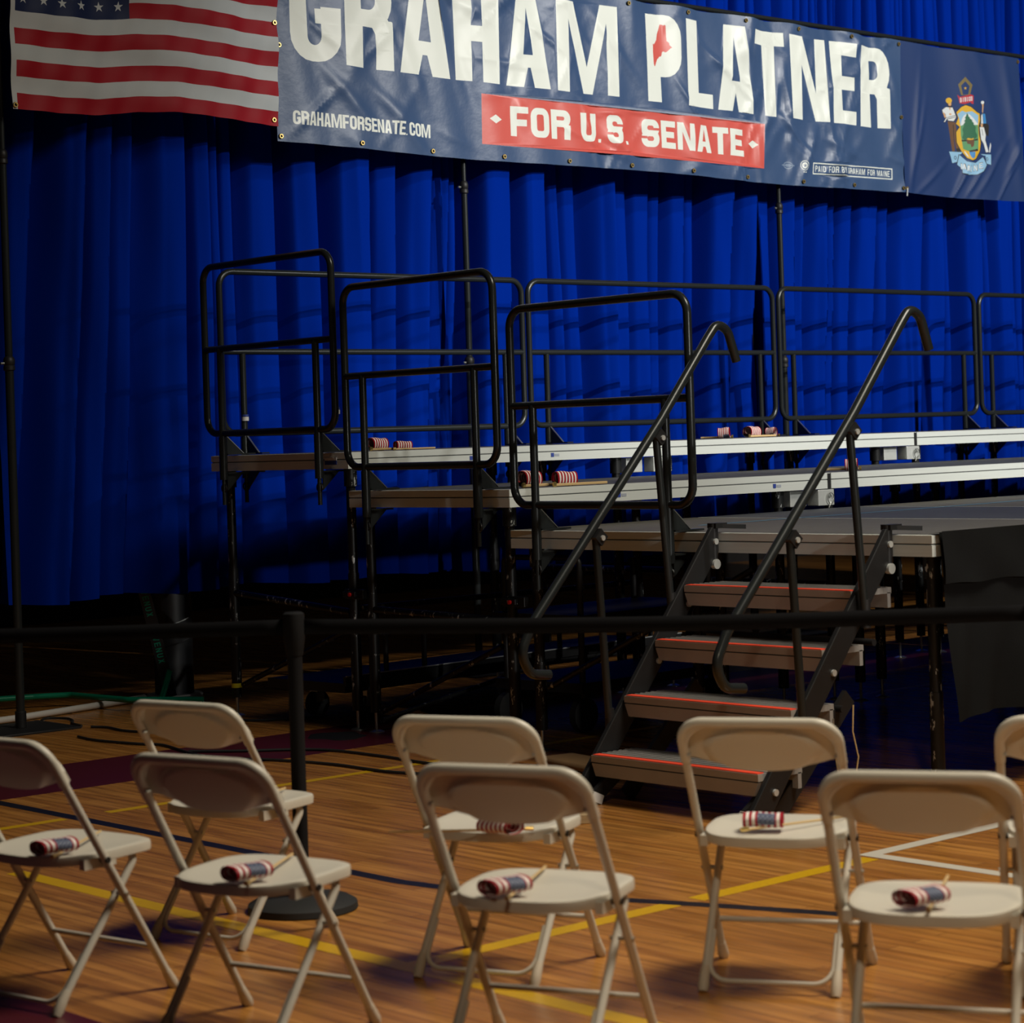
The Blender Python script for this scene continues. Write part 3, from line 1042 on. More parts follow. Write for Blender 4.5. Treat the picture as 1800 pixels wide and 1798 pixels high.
connector(2 * LW + .045, 3.70, ZT - .087, 'bare metal bracket under the right-hand seam of the top riser')
connector(LW + .045, 3.70, ZT - .087, 'bare metal bracket under the left-hand seam of the top riser, behind a railing')
connector(LW + .045, 2.48, ZM - .087, 'bare metal bracket with a pin under the middle riser seam')


# little maker's stickers on the fronts (parts of the decks would hide them: each is a small label plate)
def sticker(x, y, z, label, face='front', w=.055, h=.022):
    b = MB()
    if face == 'front':
        b.box((0, -.001, 0), (h, .002, h), 0)
        b.box((w * .62, -.001, -.001), (w * .6, .002, h * .6), 1)
        o = b.build('sticker', [M_BLUESTK, mat('grey_print', (.36, .39, .45), .5)], smooth=False)
    else:
        b.box((-.001, 0, h * .5), (.002, w, h * .8), 1)
        b.box((-.001, 0, -h * .3), (.002, w, h), 0)
        o = b.build('sticker', [M_BLUESTK, M_WHITESTK], smooth=False)
    o.location = (x, y, z)
    tag(o, label, 'sticker', 'small blue stickers on the riser edges')


sticker(.83, 3.6595, ZT - .055, 'small blue sticker on the front edge of the left top riser')
sticker(1.42, 3.6595, ZT - .055, 'small blue sticker on the top riser edge between the front railings')
sticker(.72, 2.4395, ZM - .055, 'small faded blue sticker on the left middle riser edge')
sticker(1.86, 2.4395, ZM - .055, 'small blue sticker on the middle riser edge right of the left handrail')
sticker(.002, 3.80, ZT - .045, 'small white and blue sticker on the dark end of the top riser', 'end', .10, .022)


# joint clamps with red knobs on the legs
def leg_clamp(x, y, z, label):
    t = thing('pipe_clamp', label, 'clamp', (x, y, z), 0, 'pipe clamps with red dots on the stage legs')
    MB().box((0, 0, 0), (.03, .15, .05)).box((-.022, .02, .0), (.02, .10, .03)).build('clamp_body', M_LEG, t, smooth=False, bevel=.004)
    MB().lathe([(0, 0), (.010, .002), (.010, .012), (0, .014)], (0, 0, 0), 14).build('knob', M_REDKNOB, t)
    t.children[-1].rotation_euler = (0, R(-90), 0)
    t.children[-1].location = (-.033, .0, 0)


leg_clamp(.022, 3.655, .70, 'pipe clamp with a red dot joining the two left stage legs')
leg_clamp(.022, 2.44, .70, 'pipe clamp with a red dot on the stage legs below the nearest railing')


# ------------------------------------------------------------------ guard rails
def guard_rail(L, label, loc, rz, group):
    t = thing('guard_rail', label, 'railing', loc, rz, group)
    r = .0185
    b = MB().tube(fillet([(0, 0, .12), (L, 0, .12), (L, 0, 1.02), (0, 0, 1.02)], .085, 7, True), r, 14, closed=True)
    b.build('frame', M_RAIL, t)
    MB().cyl((0, 0, .575), (L, 0, .575), r * .95, 14).build('middle_rail', M_RAIL, t)
    for u in (.145, L - .145):
        p = MB().cyl((u, -.004, .575), (u, -.004, -.06), r * 1.0, 14).cyl((u, -.004, .10), (u, -.004, -.13), r * 1.22, 14)
        p.cyl((u, -.004, -.13), (u, -.004, -.265), r * .62, 12)
        po = p.build('post', M_RAIL, t)
        b = MB().prism([(u - .004, .016, .105), (u - .004, .016, .004), (u - .004, .125, .004)], (.008, 0, 0))
        b.box((u, .10, .007), (.05, .18, .008))
        b.build('gusset', M_RAIL, po, smooth=False)
        b = MB().prism([(u - .004, .016, -.19), (u - .004, .016, -.092), (u - .004, .125, -.092)], (.008, 0, 0))
        b.box((u, .08, -.094), (.04, .14, .008))
        b.build('lower_gusset', M_RAIL, po, smooth=False)
        e = MB().bar((u, .016, .108), (u, .128, .010), .010, .004, side=(1, 0, 0))
        e.build('gusset_edge', M_STEEL, po, smooth=False)
        ring = [(u + .022 * math.cos(2 * math.pi * i / 14), -.004, -.175 + .022 * math.sin(2 * math.pi * i / 14)) for i in range(14)]
        MB().tube(ring, .005, 6, True).build('pin_ring', M_LEG, po)
    return t


GE, GB = 'railings across the left end of the stage', 'railings along the back of the top riser'
guard_rail(1.14, 'black tube railing on the left end of the top riser', (-.070, 4.795, ZT), R(-90), GE)
guard_rail(1.135, 'black tube railing on the left end of the middle riser', (-.070, 3.565, ZM), R(-90), GE)
guard_rail(1.13, 'nearest black tube railing, on the lower stage beside the steps', (-.070, 2.320, ZF), R(-90), GE)
for i, (a, c) in enumerate(((.13, 2.385), (2.44, 4.72), (4.78, 7.01), (7.07, 9.3))):
    guard_rail(c - a, ['black back railing at the left, seen through the end railings', 'black back railing second from left, behind the left handrail',
                       'black back railing third from left, behind the right handrail top', 'black back railing cut off by the right edge of the picture'][i],
               (c, 4.935, ZT), R(180), GB)
# tape bands on two rails
for (x, y, z, nm) in ((-.062, 3.660, ZT + .205, 'white and blue tape band low on the end railing of the top riser'), (.275, 4.931, ZT + .20, 'white and blue tape band on a back railing post at far left')):
    b = MB().tube([(0, 0, -.011), (0, 0, .011)], .0205, 14, mi=0, cap=False).tube([(0, 0, .013), (0, 0, .024)], .0205, 14, mi=1, cap=False)
    o = b.build('tape_band', [M_WHITESTK, M_BLUESTK])
    o.location = (x, y, z)
    tag(o, nm, 'tape', 'tape bands on the railings')

# ------------------------------------------------------------------ steps with handrails
st = thing('stage_steps', 'folding aluminium steps with red tape and two black handrails', 'steps', (-.4, .66, 0), world=True)
YL, YR = 1.10, .215
for k, (z, x) in enumerate(((.190, -.800), (.407, -.605), (.617, -.417), (.829, -.235))):
    b = MB()
    b.box((x + .1385, (YL + YR) / 2, z - .012), (.223, YL - YR, .024), 0)
    b.box((x + .0135, (YL + YR) / 2, z - .014), (.027, YL - YR + .004, .026), 1)
    b.prism([(x, YR, z - .032), (x, YL, z - .032), (x, YL - .02, z - .082), (x, YR + .02, z - .082)], (.02, 0, 0), 1)
    b.box((x + .014, (YL + YR) / 2, z - .0295), (.018, YL - YR - .004, .005), 2)
    b.box((x + .235, (YL + YR) / 2, z - .05), (.02, YL - YR, .06), 0)
    for q in range(6):
        b.box((x + .06 + q * .032, (YL + YR) / 2, z + .001), (.008, YL - YR, .004), 0)
    tr = b.build('tread', [M_TREAD, M_TREADFRONT, M_GROOVE], st, smooth=False)
    MB().box((x + .022, (YL + YR) / 2, z + .0016), (.036, YL - YR - .01, .003)).build('red_edge_tape', M_REDTAPE, tr, smooth=False)


def xs_(z):
    return -.02 - .86 * (1.05 - z)


for y in (YL + .022, YR - .022):
    b = MB()
    P = [(-.045, 1.06), (-.006, 1.06), (-.006, .955), (xs_(.0) + .13, 0.0), (xs_(.0) + .02, 0.0), (xs_(.03), .03)]
    b.prism([(a, y - .011, c) for a, c in P], (0, .022, 0))
    s = b.build('stringer', M_DARK, st, smooth=False, bevel=.003)
    for z in (1.0, .75, .53, .33, .12):
        bx_ = min(xs_(z) + .075, -.028)
        MB().cyl((bx_, y - .02, z), (bx_, y - .008, z), .013, 12).build('bolt', M_GALV, s)
    # hook and lever clamping onto the deck
    b = MB().cyl((-.025, y, .90), (-.025, y, 1.075), .016, 12).box((.0, y, 1.066), (.07, .05, .022))
    b.bar((.0, y - .005, 1.064), (.085, y - .085, 1.058), .018, .02, side=(0, 0, 1))
    h = b.build('hook', M_DARK, st)
    MB().cyl((-.030, y - .022, .905), (-.030, y + .0, .905), .021, 14).build('hook_washer', M_GALV, h)
    # inner folding legs
    yi = y - .07 if y > .6 else y + .06
    b = MB().bar((xs_(.42) + .34, yi, .42), (xs_(.03) + .24, yi, .015), .07, .02, side=(1, 0, 0))
    lg = b.build('leg', M_DARK, st, smooth=False)
    b = MB().bar((xs_(.18) + .15, yi, .17), (xs_(.02) + .07, yi, .03), .055, .02, side=(1, 0, 0))
    l2 = b.build('leg', M_DARK, st, smooth=False)
    MB().bar((xs_(.02) + .085, yi, .045), (xs_(.02) + .07, yi, .012), .058, .024, side=(1, 0, 0)).build('rubber_tip', M_WHITESTK, l2, smooth=False)
b = MB().cyl((-.10, YR, .62), (-.10, YL, .62), .014).cyl((-.30, YR, .38), (-.30, YL, .38), .014)
b.build('cross_bar', M_DARK, st)
for y, dx, nm in ((YL + .042, 0.0, 'left'), (YR - .06, .05, 'right')):
    hr = [(-.975 + dx, y, .525), (-1.075 + dx, y, .535), (-1.125 + dx, y, .62), (-1.055 + dx, y, .735), (-.30 + dx, y, 1.520), (.0 + dx, y, 1.862), (.06 + dx, y, 1.925), (.125 + dx, y, 1.895), (.175 + dx, y, 1.762)]
    path = fillet(hr, [0, .06, .08, .12, 0, .10, .05, .06, 0], 6)
    h = MB().tube(path, .0195, 14).build('handrail', M_RAIL, st)
    b = MB()
    for (xa, za), (xb, zb) in (((-.335 + dx, 1.44), (-.275 + dx, .70)), ((-.70 + dx, 1.045), (-.655 + dx, .26))):
        b.cyl((xa, y - .004, za), (xb, y - .004, zb), .0165, 12)
        bk = MB().box((xa + .012, y - .012, za + .008), (.05, .03, .05), M=Matrix.Rotation(R(-46), 3, 'Y')).cyl((xa + .015, y - .034, za + .005), (xa + .015, y - .02, za + .005), .011, 10, 1)
        bk.build('post_bracket', [M_DARK, M_GALV], h, smooth=False)
        MB().cyl((xb, y - .004, zb + .10), (xb, y - .004, zb - .01), .020, 12).build('post_sleeve', M_DARK, h)
    b.build('handrail_post', M_RAIL, h)
# lanyards and cords
b = MB().tube([(-.42, YR - .05, .36), (-.425, YR - .055, .25), (-.40, YR - .055, .12), (-.415, YR - .05, .05)], .0035, 6)
b.build('pin_cord', M_STEEL, st)
b = MB().tube([(-.30, YR - .05, .40), (-.31, YR - .052, .30), (-.285, YR - .055, .20), (-.30, YR - .05, .12)], .003, 6)
b.build('pin_cord', M_STICK, st)

# ------------------------------------------------------------------ black skirt at the right


def skirt_fn(u, v):
    x = .02 + 8.7 * u  # lengthened past the right edge to block light going under the stage
    z = .302 + (1.046 - .302) * v
    pull = (1 - v) ** 1.5
    x += .045 * (1 - v) * (1 - u)
    y = -.022 - .016 * math.sin(x * 13 + v * 2.5) * (1 - v * .7) - .012 * math.sin(x * 29 - v * 5) * (1 - v) - .012 * pull
    return (x, y, z + .02 * math.sin(x * 5) * (1 - v) + .05 * min(1, u * 4) * (1 - v))


sk = thing('stage_skirt', 'black cloth skirt hanging from the lower stage front at the right', 'stage skirt', (.02, -.02, .30), world=True)
b = MB().grid(skirt_fn, 450, 26)
b.add([(.02, -.022, 1.046), (8.7, -.022, 1.046), (8.7, .03, 1.040), (.02, .03, 1.040)], [(0, 1, 2, 3)])
b.build('cloth', M_SKIRT, sk, angle=70)


def flap_fn(u, v):
    x = .018 + 8.7 * u
    z = .845 + (1.050 - .845) * v
    return (x, -.038 - .010 * math.sin(x * 15 + v * 3) * (1 - v) - .008 * (1 - v), z + .004 * math.sin(x * 19) * (1 - v))


MB().grid(flap_fn, 420, 8).build('top_flap', M_SKIRT, sk, angle=70)

# ------------------------------------------------------------------ dark gear under the stage
dl = thing('equipment_dolly', 'long dark dolly with upright pegs lying under the risers', 'dolly', (1.42, 4.27, 0), R(4))
MB().box((0, 0, .20), (2.7, .62, .05)).box((0, -.31, .235), (2.7, .02, .05)).build('bed', M_DARK, dl, smooth=False)
MB().box((0, -.322, .262), (2.7, .006, .006)).build('bright_edge', M_GALV, dl, smooth=False)
for x in (-1.0, -.72, .35, 1.15):
    MB().cyl((x, -.25, .22), (x, -.25, .44), .014).cyl((x, -.25, .44), (x, -.25, .452), .022).build('peg', M_DARK, dl)
for x in (-1.1, 1.1):
    for y in (-.2, .2):
        w = MB().cyl((x - .0, y - .02, .07), (x, y + .02, .07), .07, 20).build('wheel', M_RUBBER, dl)
        MB().box((x, y, .13), (.05, .06, .10)).build('fork', M_STEEL, w, smooth=False)
ct = thing('flat_cart', 'black wheeled cart parked in the dark behind the steps', 'cart', (1.15, 2.98, 0), R(4))
MB().box((0, 0, .55), (1.1, .6, .06)).box((0, 0, .22), (1.1, .6, .05)).build('shelf', M_DARK, ct, smooth=False)
for x in (-.5, .5):
    for y in (-.26, .26):
        MB().cyl((x, y, .15), (x, y, .80), .016).build('post', M_DARK, ct)
        w = MB().cyl((x, y - .02, .085), (x, y + .02, .085), .085, 20).build('wheel', M_RUBBER, ct)
MB().tube(fillet([(-.5, -.26, .8), (-.5, -.26, .86), (-.5, .26, .86), (-.5, .26, .8)], .04), .014).build('handle', M_DARK, ct)


# ------------------------------------------------------------------ belt barrier
def stanchion(x, y, label, to=None):
    t = thing('belt_stanchion', label, 'stanchion', (x, y, 0), R(-52), 'black belt stanchions in front of the stage')
    b = MB().lathe([(0, .046), (.055, .044), (.15, .034), (.172, .022), (.175, .004), (.17, 0), (0, 0)], n=36)
    b.build('base', M_RUBBER, t)
    MB().cyl((0, 0, .03), (0, 0, .86), .0235, 20).lathe([(.0235, .04), (.036, .042), (.036, .075), (.0235, .09)], n=20).build('pole', M_BLACKMATTE, t)
    MB().lathe([(0, .938), (.026, .937), (.033, .932), (.034, .925), (.034, .85), (.029, .82), (.0255, .80), (0, .80)], n=24).build('belt_head', M_BLACKMATTE, t)
    if to:
        d = (Vector((to[0], to[1], 0)) - Vector((x, y, 0)))
        L = d.length
        ang = math.atan2(d.y, d.x) - R(-52)

        def bf(u, v):
            s = .034 + (L - .068) * u
            sag = -.012 * math.sin(math.pi * u)
            tw = .004 * math.sin(u * 9)
            return (s * math.cos(ang) - tw * math.sin(ang), s * math.sin(ang) + tw * math.cos(ang), .866 + .048 * v + sag)
        MB().grid(bf, 30, 2).build('belt', mat('black_webbing', (.006, .006, .007), .95, spec=.1), t, solid=.0025)
    return t


S1, S2, S0 = (-2.79, .353), (-1.352, -1.432), (-4.15, 2.10)
stanchion(*S0, 'belt stanchion beyond the left edge whose belt runs in from the left', S1)
stanchion(*S1, 'black belt stanchion standing behind the second front-row chair', S2)
stanchion(*S2, 'black belt stanchion at the right edge in front of the skirt')

# ------------------------------------------------------------------ folding chairs
HW, HS, YF, YB, SLP, HT, SF, ZS, SR = .206, .194, .212, -.183, .605, .721, .208, .405, -.158


def py(z):
    return YF - SLP * z


def make_chair():
    t = thing('folding_chair', '', 'chair')
    r = .0112
    zh = .385
    # inverted U back frame
    pts = fillet([(-HW, py(zh), zh), (-HW, py(HT - r), HT - r), (HW, py(HT - r), HT - r), (HW, py(zh), zh)], .092, 8)
    MB().tube(pts, r, 12).build('back_frame', M_FRAME, t)
    for s in (-1, 1):
        lg = MB().cyl((s * HW, py(zh), zh), (s * HW, py(.018), .018), r, 12).build('leg', M_FRAME, t)
        MB().tube([(s * HW, py(.05), .05), (s * HW, py(.028), .028), (s * HW, py(.012), .012), (s * HW, py(.0) , .002)], [r * 1.1, r * 1.3, r * 1.42, r * 1.1], 14).build('foot_cap', M_CAP, lg)
        x = s * (HW - .032)
        top = (s * (HW - .05), .105, .392)
        rp = fillet([top, (x, .108, .365), (x, YB + .01, .012)], .03, 5)
        rl = MB().tube(rp, r * .95, 12).build('leg', M_FRAME, t)
        MB().tube([(x, YB + .045, .057), (x, YB + .028, .036), (x, YB + .014, .014), (x, YB + .006, .001)], [r * 1.05, r * 1.25, r * 1.35, r * 1.1], 14).build('foot_cap', M_CAP, rl)
    # pivots
    zp = .284
    for s in (-1, 1):
        MB().cyl((s * (HW + .014), py(zp), zp), (s * (HW - .046), py(zp), zp), .006, 10).build('pivot_pin', M_STEEL, t)
    MB().cyl((-HW, py(.125), .125), (HW, py(.125), .125), .0075, 10).build('stretcher', M_FRAME, t)
    xr = HW - .043
    yl = lambda z: YB + .01 + (.108 - YB - .01) * (z - .012) / .353
    MB().tube(fillet([(-xr, yl(.14), .14), (-xr, yl(.028), .028), (xr, yl(.028), .028), (xr, yl(.14), .14)], .05, 6), .0065, 10).build('rear_stretcher', M_FRAME, t)

    # seat: a shallow dished plastic shell
    def seat_edge(a):
        c, s = math.cos(a), math.sin(a)
        n = 4.2 if s > 0 else 2.9
        k = (abs(c) ** n + abs(s) ** n) ** (-1 / n)
        return k * c, k * s
    N = 64
    b = MB()
    rings = [(0.0, .000), (.35, .001), (.65, .004), (.86, .0085), (.95, .0105), (.99, .008), (1.0, .001), (.995, -.016), (.97, -.018), (.90, -.012), (.6, -.011), (0, -.011)]
    vs, fs = [], []
    yc, hl = (SF + SR) / 2, (SF - SR) / 2
    for k, dz in rings:
        for i in range(N):
            a = 2 * math.pi * i / N
            ex, ey = seat_edge(a)
            w = HS * (1.0 - .05 * (ey < 0) * abs(ey))
            fr = .010 * max(0, ey * k - .45) ** 1.0
            vs.append((ex * k * w, yc + ey * k * hl, ZS - .009 + dz - fr + .004 * (ey * k)))
    for j in range(len(rings) - 1):
        for i in range(N):
            i2 = (i + 1) % N
            fs.append((j * N + i, j * N + i2, (j + 1) * N + i2, (j + 1) * N + i))
    b.add(vs, fs)
    for s in (-1, 1):
        b.box((s * (HS - .012), py(.385) - .005, .378), (.02, .11, .028))
    b.build('seat', M_SHELL, t)
    for s in (-1, 1):
        MB().cyl((s * (HW + .013), py(.385), .385), (s * (HS - .02), py(.385), .385), .009, 10).build('hinge_pin', M_DARK, t)

    # backrest shell between the tubes
    def bk(u, v, thick):
        e = 2 * u - 1
        zt = HT - .002 - .085 * max(0, abs(e) - .56) ** 2 / .44 ** 2
        zb = .603 - .028 * (1 - min(1, abs(e) / .86) ** 2)
        z = zt + (zb - zt) * v
        x = e * (HW + .004)
        ov = ((e / .70) ** 2 + ((v - .66) / .46) ** 2)
        bulge = .013 * max(0, min(1, (1.12 - ov) / .22))
        dish = .020 * (1 - e * e) * math.sin(math.pi * min(1, v * 1.05) * .5 + .3)
        rim = -.014 * max(0, 1 - v / .10) - .006 * max(0, 1 - (1 - abs(e)) / .06)
        d = .016 + rim - bulge * .9 - dish * .35 + thick
        return (x, py(z) + d, z + d * .35)
    nu, nv = 48, 26
    b = MB()
    F = [bk(i / nu, j / nv, 0.0) for i in range(nu + 1) for j in range(nv + 1)]
    K = [bk(i / nu, j / nv, .009) for i in range(nu + 1) for j in range(nv + 1)]
    n = len(F)
    fs = []
    id_ = lambda i, j: i * (nv + 1) + j
    for i in range(nu):
        for j in range(nv):
            a, b_, c, d = id_(i, j), id_(i + 1, j), id_(i + 1, j + 1), id_(i, j + 1)
            fs.append((a, b_, c, d))
            fs.append((n + d, n + c, n + b_, n + a))
    for i in range(nu):
        for j in (0, nv):
            a, c = id_(i, j), id_(i + 1, j)
            fs.append((a, n + a, n + c, c))
    for j in range(nv):
        for i in (0, nu):
            a, c = id_(i, j), id_(i, j + 1)
            fs.append((a, c, n + c, n + a))
    b.add(F + K, fs)
    # rolled top lip over the tube
    lip = fillet([(-HW, py(.60), .60), (-HW, py(HT - r), HT - r), (HW, py(HT - r), HT - r), (HW, py(.60), .60)], .092, 8)
    b.tube(lip, .0135, 12)
    bo = b.build('backrest', M_SHELL, t)
    for s in (-1, 1):
        MB().cyl((s * (HW - .012), py(.62) - .012, .62), (s * (HW - .012), py(.62) + .004, .62), .005, 8).build('rivet', M_STEEL, bo)
    return t


CH = [('A', -3.876, -.032, -79.98, 'beige folding chair in front row, half cut off by the left edge'),
      ('B', -3.763, -.777, -74.36, 'beige folding chair in front row, second from left, nearest the stanchion'),
      ('C', -3.441, -1.475, -65.58, 'beige folding chair in front row, third from left, in bottom centre'),
      ('D', -2.983, -2.279, -60.22, 'beige folding chair in front row at the right, its seat fully shown'),
      ('E', -3.128, .228, -76.58, 'beige folding chair in back row at left, just left of the stanchion'),
      ('F', -2.902, -.722, -66.81, 'beige folding chair in back row, middle, left of the steps'),
      ('G', -2.501, -1.390, -60.03, 'beige folding chair in back row, standing right before the steps'),
      ('H', -2.02, -2.02, -54.0, 'beige folding chair in back row, a sliver at the right edge')]
proto = make_chair()
for i, (k, x, y, a, lab) in enumerate(CH):
    o = proto if i == 0 else copy_tree(proto)
    o.location = (x, y, 0)
    o.rotation_euler = (0, 0, R(a))
    tag(o, lab, 'chair', 'beige folding chairs facing the stage')


# ------------------------------------------------------------------ little rolled hand flags
def make_flag(turn, canton):
    t = thing('hand_flag', '', 'small flag')
    MB().cyl((-.012, 0, .0045), (.36, 0, .0045), .0035, 8).build('stick', M_STICK, t)
    MB().cyl((-.030, 0, .006), (-.008, 0, .006), .006, 8).build('tip', M_BRASS, t)
    ct, sn = math.cos(R(turn)), math.sin(R(turn))

    def pt(u, v):
        # flattened roll: one outer turn, then tucked inside itself
        a = -.35 + 2 * math.pi * 1.75 * u
        k = 1.0 if u < .57 else 1.0 - .62 * (u - .57) / .43
        c, s_ = math.cos(a), math.sin(a)
        q = lambda t: math.copysign(abs(t) ** .85, t)
        x, y = (.105 if turn else .140) * v, .034 - .038 * q(c) * k
        z = .0195 + .0185 * q(s_) * k + .0015 * math.sin(v * 6)
        if turn:
            x, y = x - .052, y - .03
            x, y = .055 + x * ct - y * sn, .022 + x * sn + y * ct
        else:
            x += .006
        return (x, y, z)

    def mi(u, v):
        if canton[0] < v < canton[1] and canton[2] < u < canton[3]:
            cu, cv = int((u - canton[2]) / (canton[3] - canton[2]) * 9), int(v * 13 / 7 * 9)
            return 3 if (cu + cv) % 2 == 0 else 2
        return 1 if int(v * 13) % 2 == 0 else 0
    MB().grid(pt, 90, 52, mi).build('flag_cloth', [mat('bright_white_cotton', (.78, .74, .70), .7), M_FRED, M_FNAVY, mat('star_grey', (.16, .18, .24), .6)], t)
    return t


fp = make_flag(-38, (.36, .80, 0, .17))
fr = make_flag(0, (0, .54, .34, .55))


def put(o, x, y, z, ang, lab, sc=(1, 1, 1), group='little rolled flags left on the chair seats'):
    o.location = (x, y, z)
    o.rotation_euler = (0, 0, R(ang))
    o.scale = sc
    tag(o, lab, 'small flag', group)


SEATF = [(-4.016, -.233, 40, 'small rolled flag on the seat of the chair cut off at left'),
         (-3.900, -.935, 37, 'small rolled flag on the second chair of the front row'),
         (-3.620, -1.560, 34, 'small rolled flag on the third chair of the front row'),
         (-3.122, -2.368, 31, 'small rolled flag on the right-hand chair of the front row'),
         (-3.290, .050, 26, 'small rolled flag partly hidden on the left chair of the back row'),
         (-2.955, -.925, 135, 'small rolled flag half hidden behind a backrest, middle back-row chair'),
         (-2.633, -1.381, -14, 'small rolled flag on the back-row chair before the steps')]
ZSEAT = ZS + .0035
for i, (x, y, a, lab) in enumerate(SEATF):
    put(fp if i == 0 else copy_tree(fp), x + .03 * math.cos(R(a)), y + .03 * math.sin(R(a)), ZSEAT, a, lab)
RG = 'little rolled flags left on the risers'
RIS = [(.185, 3.680, ZT, 14, (.90, .80, 1.75), 'larger of two rolled flags at the left end of the top riser'),
       (.328, 3.664, ZT, 0, (.72, .5, 1.2), 'smaller of two rolled flags at the left end of the top riser'),
       (2.965, 3.75, ZT, 128, (.5, .95, 1.7), 'rolled flag seen end-on on the top riser under the left handrail hook'),
       (3.065, 3.680, ZT, 5, (.7, .9, 1.75), 'rolled striped flag on the top riser beside a railing post'),
       (3.40, 3.76, ZT, 110, (.4, .9, 1.5), 'rolled flag alone on the top riser behind the right handrail'),
       (.142, 2.475, ZM, 14, (.95, .95, 2.1), 'left one of two rolled flags on the middle riser by the nearest railing'),
       (.318, 2.446, ZM, 0, (.92, .62, 1.85), 'right one of two rolled flags on the middle riser by the nearest railing'),
       (2.72, 2.58, ZM, 128, (.5, .95, 1.7), 'rolled flag on the middle riser right of the right handrail post')]
for i, (x, y, z, a, sc, lab) in enumerate(RIS):
    put(fr if i == 0 else copy_tree(fr), x, y, z + .0015, a, lab, sc, RG)

# ------------------------------------------------------------------ things on the floor at left
gp = thing('floor_stand', 'green floor stand with a long bent pipe, under the drape at left', 'stand', (-.05, 5.45, 0), world=True)
MB().tube(fillet([(-1.6, 6.6, .066), (-.42, 6.14, .066), (-.24, 6.03, .066), (-.19, 5.50, .066), (.06, 5.12, .066)], .06, 5), .017, 12).build('pipe', M_GREEN, gp)
MB().box((.02, 5.42, .022), (.36, .34, .04), rz=R(-30)).build('base', M_GREEN, gp, smooth=False, bevel=.004)
MB().bar((.03, 5.50, .04), (.12, 5.54, .20), .03, .012, side=(1, 0, 0)).bar((.0, 5.44, .04), (.12, 5.54, .16), .012, .012).build('brace', M_GREEN, gp, smooth=False)
pd = thing('padded_post', 'thick black padded post standing under the drape, left of the stage', 'post', (.36, 5.86, 0))
MB().cyl((0, 0, .02), (0, 0, 1.9), .115, 28).build('pad', M_PAD, pd)
MB().lathe([(0, .03), (.16, .028), (.165, .02), (.165, 0), (0, 0)], n=32).build('base_ring', M_PIPE, pd)
for z in (.42, .30, .62):
    MB().tube([(.117 * math.cos(R(a)), .117 * math.sin(R(a)), z + .0006 * (a - 200)) for a in range(190, 300, 10)], .004, 6).build('strap', M_STEEL if z == .42 else M_DARK, pd)
# narrow black strap with green lettering leaning on it
vx = thing('lettered_strip', 'narrow black strip with green letters leaning on the padded post', 'strip', (.20, 5.72, 0))
tp, bt = Vector((-.14, .02, .78)), Vector((.02, -.03, .03))
axis = (tp - bt).normalized()
side = Vector((.7444, -.6677, 0))
side = (side - axis * side.dot(axis)).normalized()
nrm = axis.cross(side)
if nrm.dot(fwd) > 0:
    nrm = -nrm
b = MB()
w2 = .034
b.prism([bt - side * w2, bt + side * w2, tp + side * w2, tp - side * w2], -nrm * .02)
vs_ = b.build('strip', M_PAD, vx, smooth=False)
b = MB()


def strip_letters(word, s0, hh, step):
    for i, ch in enumerate(word):
        base = s0 - i * step
        lay = [(on, P) for on, P in glyph(ch, .62, .17, .15)]
        pv, pe = [], []
        for on, P in lay:
            n0 = len(pv)
            pv += [Vector(p) for p in P]
            pe += [(n0 + q, n0 + (q + 1) % len(P)) for q in range(len(P))]
        ov, oe, of, *_ = delaunay_2d_cdt(pv, pe, [], 0, 1e-5)
        for f in of:
            cx = sum(ov[q].x for q in f) / 3
            cy = sum(ov[q].y for q in f) / 3
            ink = 0
            for on, P in lay:
                if in_poly(cx, cy, P):
                    ink = on
            if ink:
                b.add([bt + axis * (base - ov[q].x * hh) + side * ((ov[q].y - .5) * hh) + nrm * .0012 for q in f], [(0, 1, 2)])


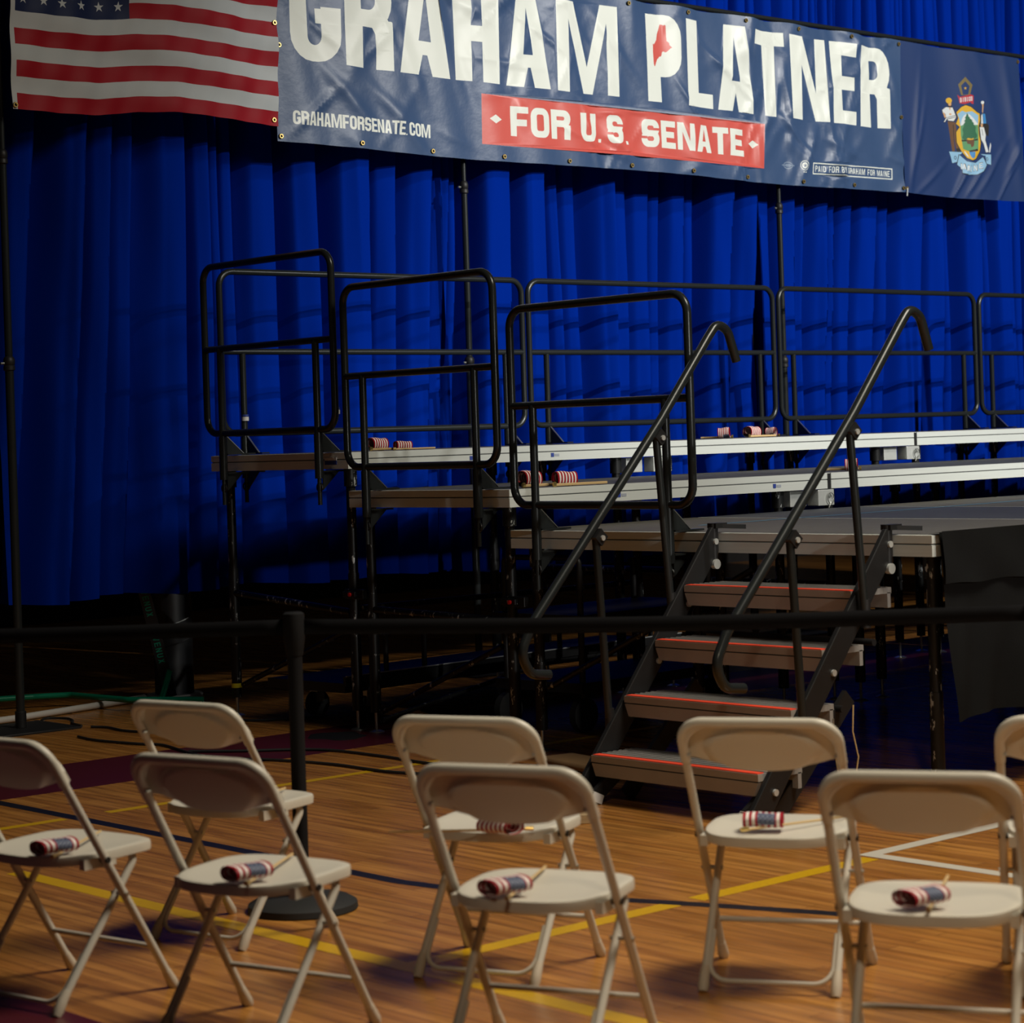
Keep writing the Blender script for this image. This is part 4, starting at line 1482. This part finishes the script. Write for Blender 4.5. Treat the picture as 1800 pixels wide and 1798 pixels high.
strip_letters('VENUX', .36, .036, .033)
strip_letters('VENUX', .64, .036, .033)
strip_letters('X', .765, .036, .033)
b.build('lettering', M_GREENLET, vs_, smooth=False)
o = MB().tube([(-1.5, 5.54, .022), (-.84, 5.62, .022), (-.31, 5.74, .022), (.15, 5.86, .022)], .019, 12).build('white_pipe', M_PIPE, origin=(-.9, 5.5, 0))
tag(o, 'long pale pipe lying on the floor behind the green frame', 'pipe')
CB = [([(-.73, 5.10, .008), (-.70, 5.24, .008), (-.63, 5.36, .008), (-.60, 5.48, .008), (-.66, 5.57, .008), (-.73, 5.52, .008)], 'black cable curling past the base plate at left'),
      ([(-.72, 5.02, .008), (-.68, 4.92, .008), (-.70, 4.70, .008), (-.62, 4.45, .008), (-.55, 4.2, .008)], 'black cable running from the base plate behind the back-row chair'),
      ([(-.98, 4.72, .008), (-1.0, 4.5, .008), (-.95, 4.21, .008), (-.90, 4.05, .008), (-.98, 3.7, .008), (-1.0, 3.43, .008), (-.88, 3.15, .008), (-.80, 2.8, .008), (-.79, 2.39, .008), (-.66, 2.05, .008), (-.40, 1.62, .008), (-.1, 1.42, .008)],
       'longest black cable snaking on the floor toward the steps'),
      ([(-.95, 3.75, .008), (-.80, 3.55, .008), (-.54, 3.26, .008), (-.50, 2.85, .008), (-.52, 2.44, .008), (-.46, 2.15, .008)], 'black cable beside the longest one, nearer the stage legs'),
      ([(.02, 4.75, .008), (-.08, 4.55, .008), (.05, 4.4, .008), (.3, 4.3, .008)], 'short black cable on the floor by the taped stage leg')]
for pts, lab in CB:
    P = []
    v = [Vector(p) for p in pts]
    for i in range(len(v) - 1):
        p0, p1, p2, p3 = v[max(i - 1, 0)], v[i], v[i + 1], v[min(i + 2, len(v) - 1)]
        for j in range(6):
            s = j / 6
            P.append(.5 * ((2 * p1) + (p2 - p0) * s + (2 * p0 - 5 * p1 + 4 * p2 - p3) * s * s + (3 * p1 - p0 - 3 * p2 + p3) * s ** 3))
    P.append(v[-1])
    o = MB().tube(P, .0065, 8).build('cable', M_RUBBER, origin=pts[0])
    tag(o, lab, 'cable', 'black cables on the floor')
o = MB().tube([(0, 0, -.012), (0, 0, .012)], .031, 18, cap=False).build('tape_band', M_YTAPE)
o.location = (.07, 4.80, .165)
tag(o, 'yellow tape band near the foot of the leftmost stage leg', 'tape')
o = MB().box((0, 0, .018), (.10, .42, .036)).build('wood_block', M_WOOD, bevel=.003)
o.location, o.rotation_euler = (-1.05, .94, 0), (0, 0, R(-35))
tag(o, 'pale wooden block on the floor behind the third front-row chair', 'block')
o = MB().box((0, 0, .018), (.20, .50, .036)).build('wood_board', M_BOARD, bevel=.015)
o.location, o.rotation_euler = (-.17, 1.80, 0), (0, 0, R(-10))
tag(o, 'brown rounded board on the floor left of the bottom step', 'board')
b = MB().lathe([(0, .012), (.07, .011), (.11, .007), (.13, .002), (.135, 0)], n=26)  # thin black lobed disc lying flat on the floor
b.v = [(x * (1 + .18 * math.sin(5 * math.atan2(y, x))), y * (1 + .12 * math.cos(3 * math.atan2(y, x))) * 1.2, z) for x, y, z in b.v]
o = b.build('black_patch', M_BLACKMATTE)
o.location = (-.15, 3.62, 0)
tag(o, 'flat black lobed patch on the floor just left of the paired stage legs', 'black_patch')
for o in bpy.data.objects:
    if '_world' in o:
        del o['_world']
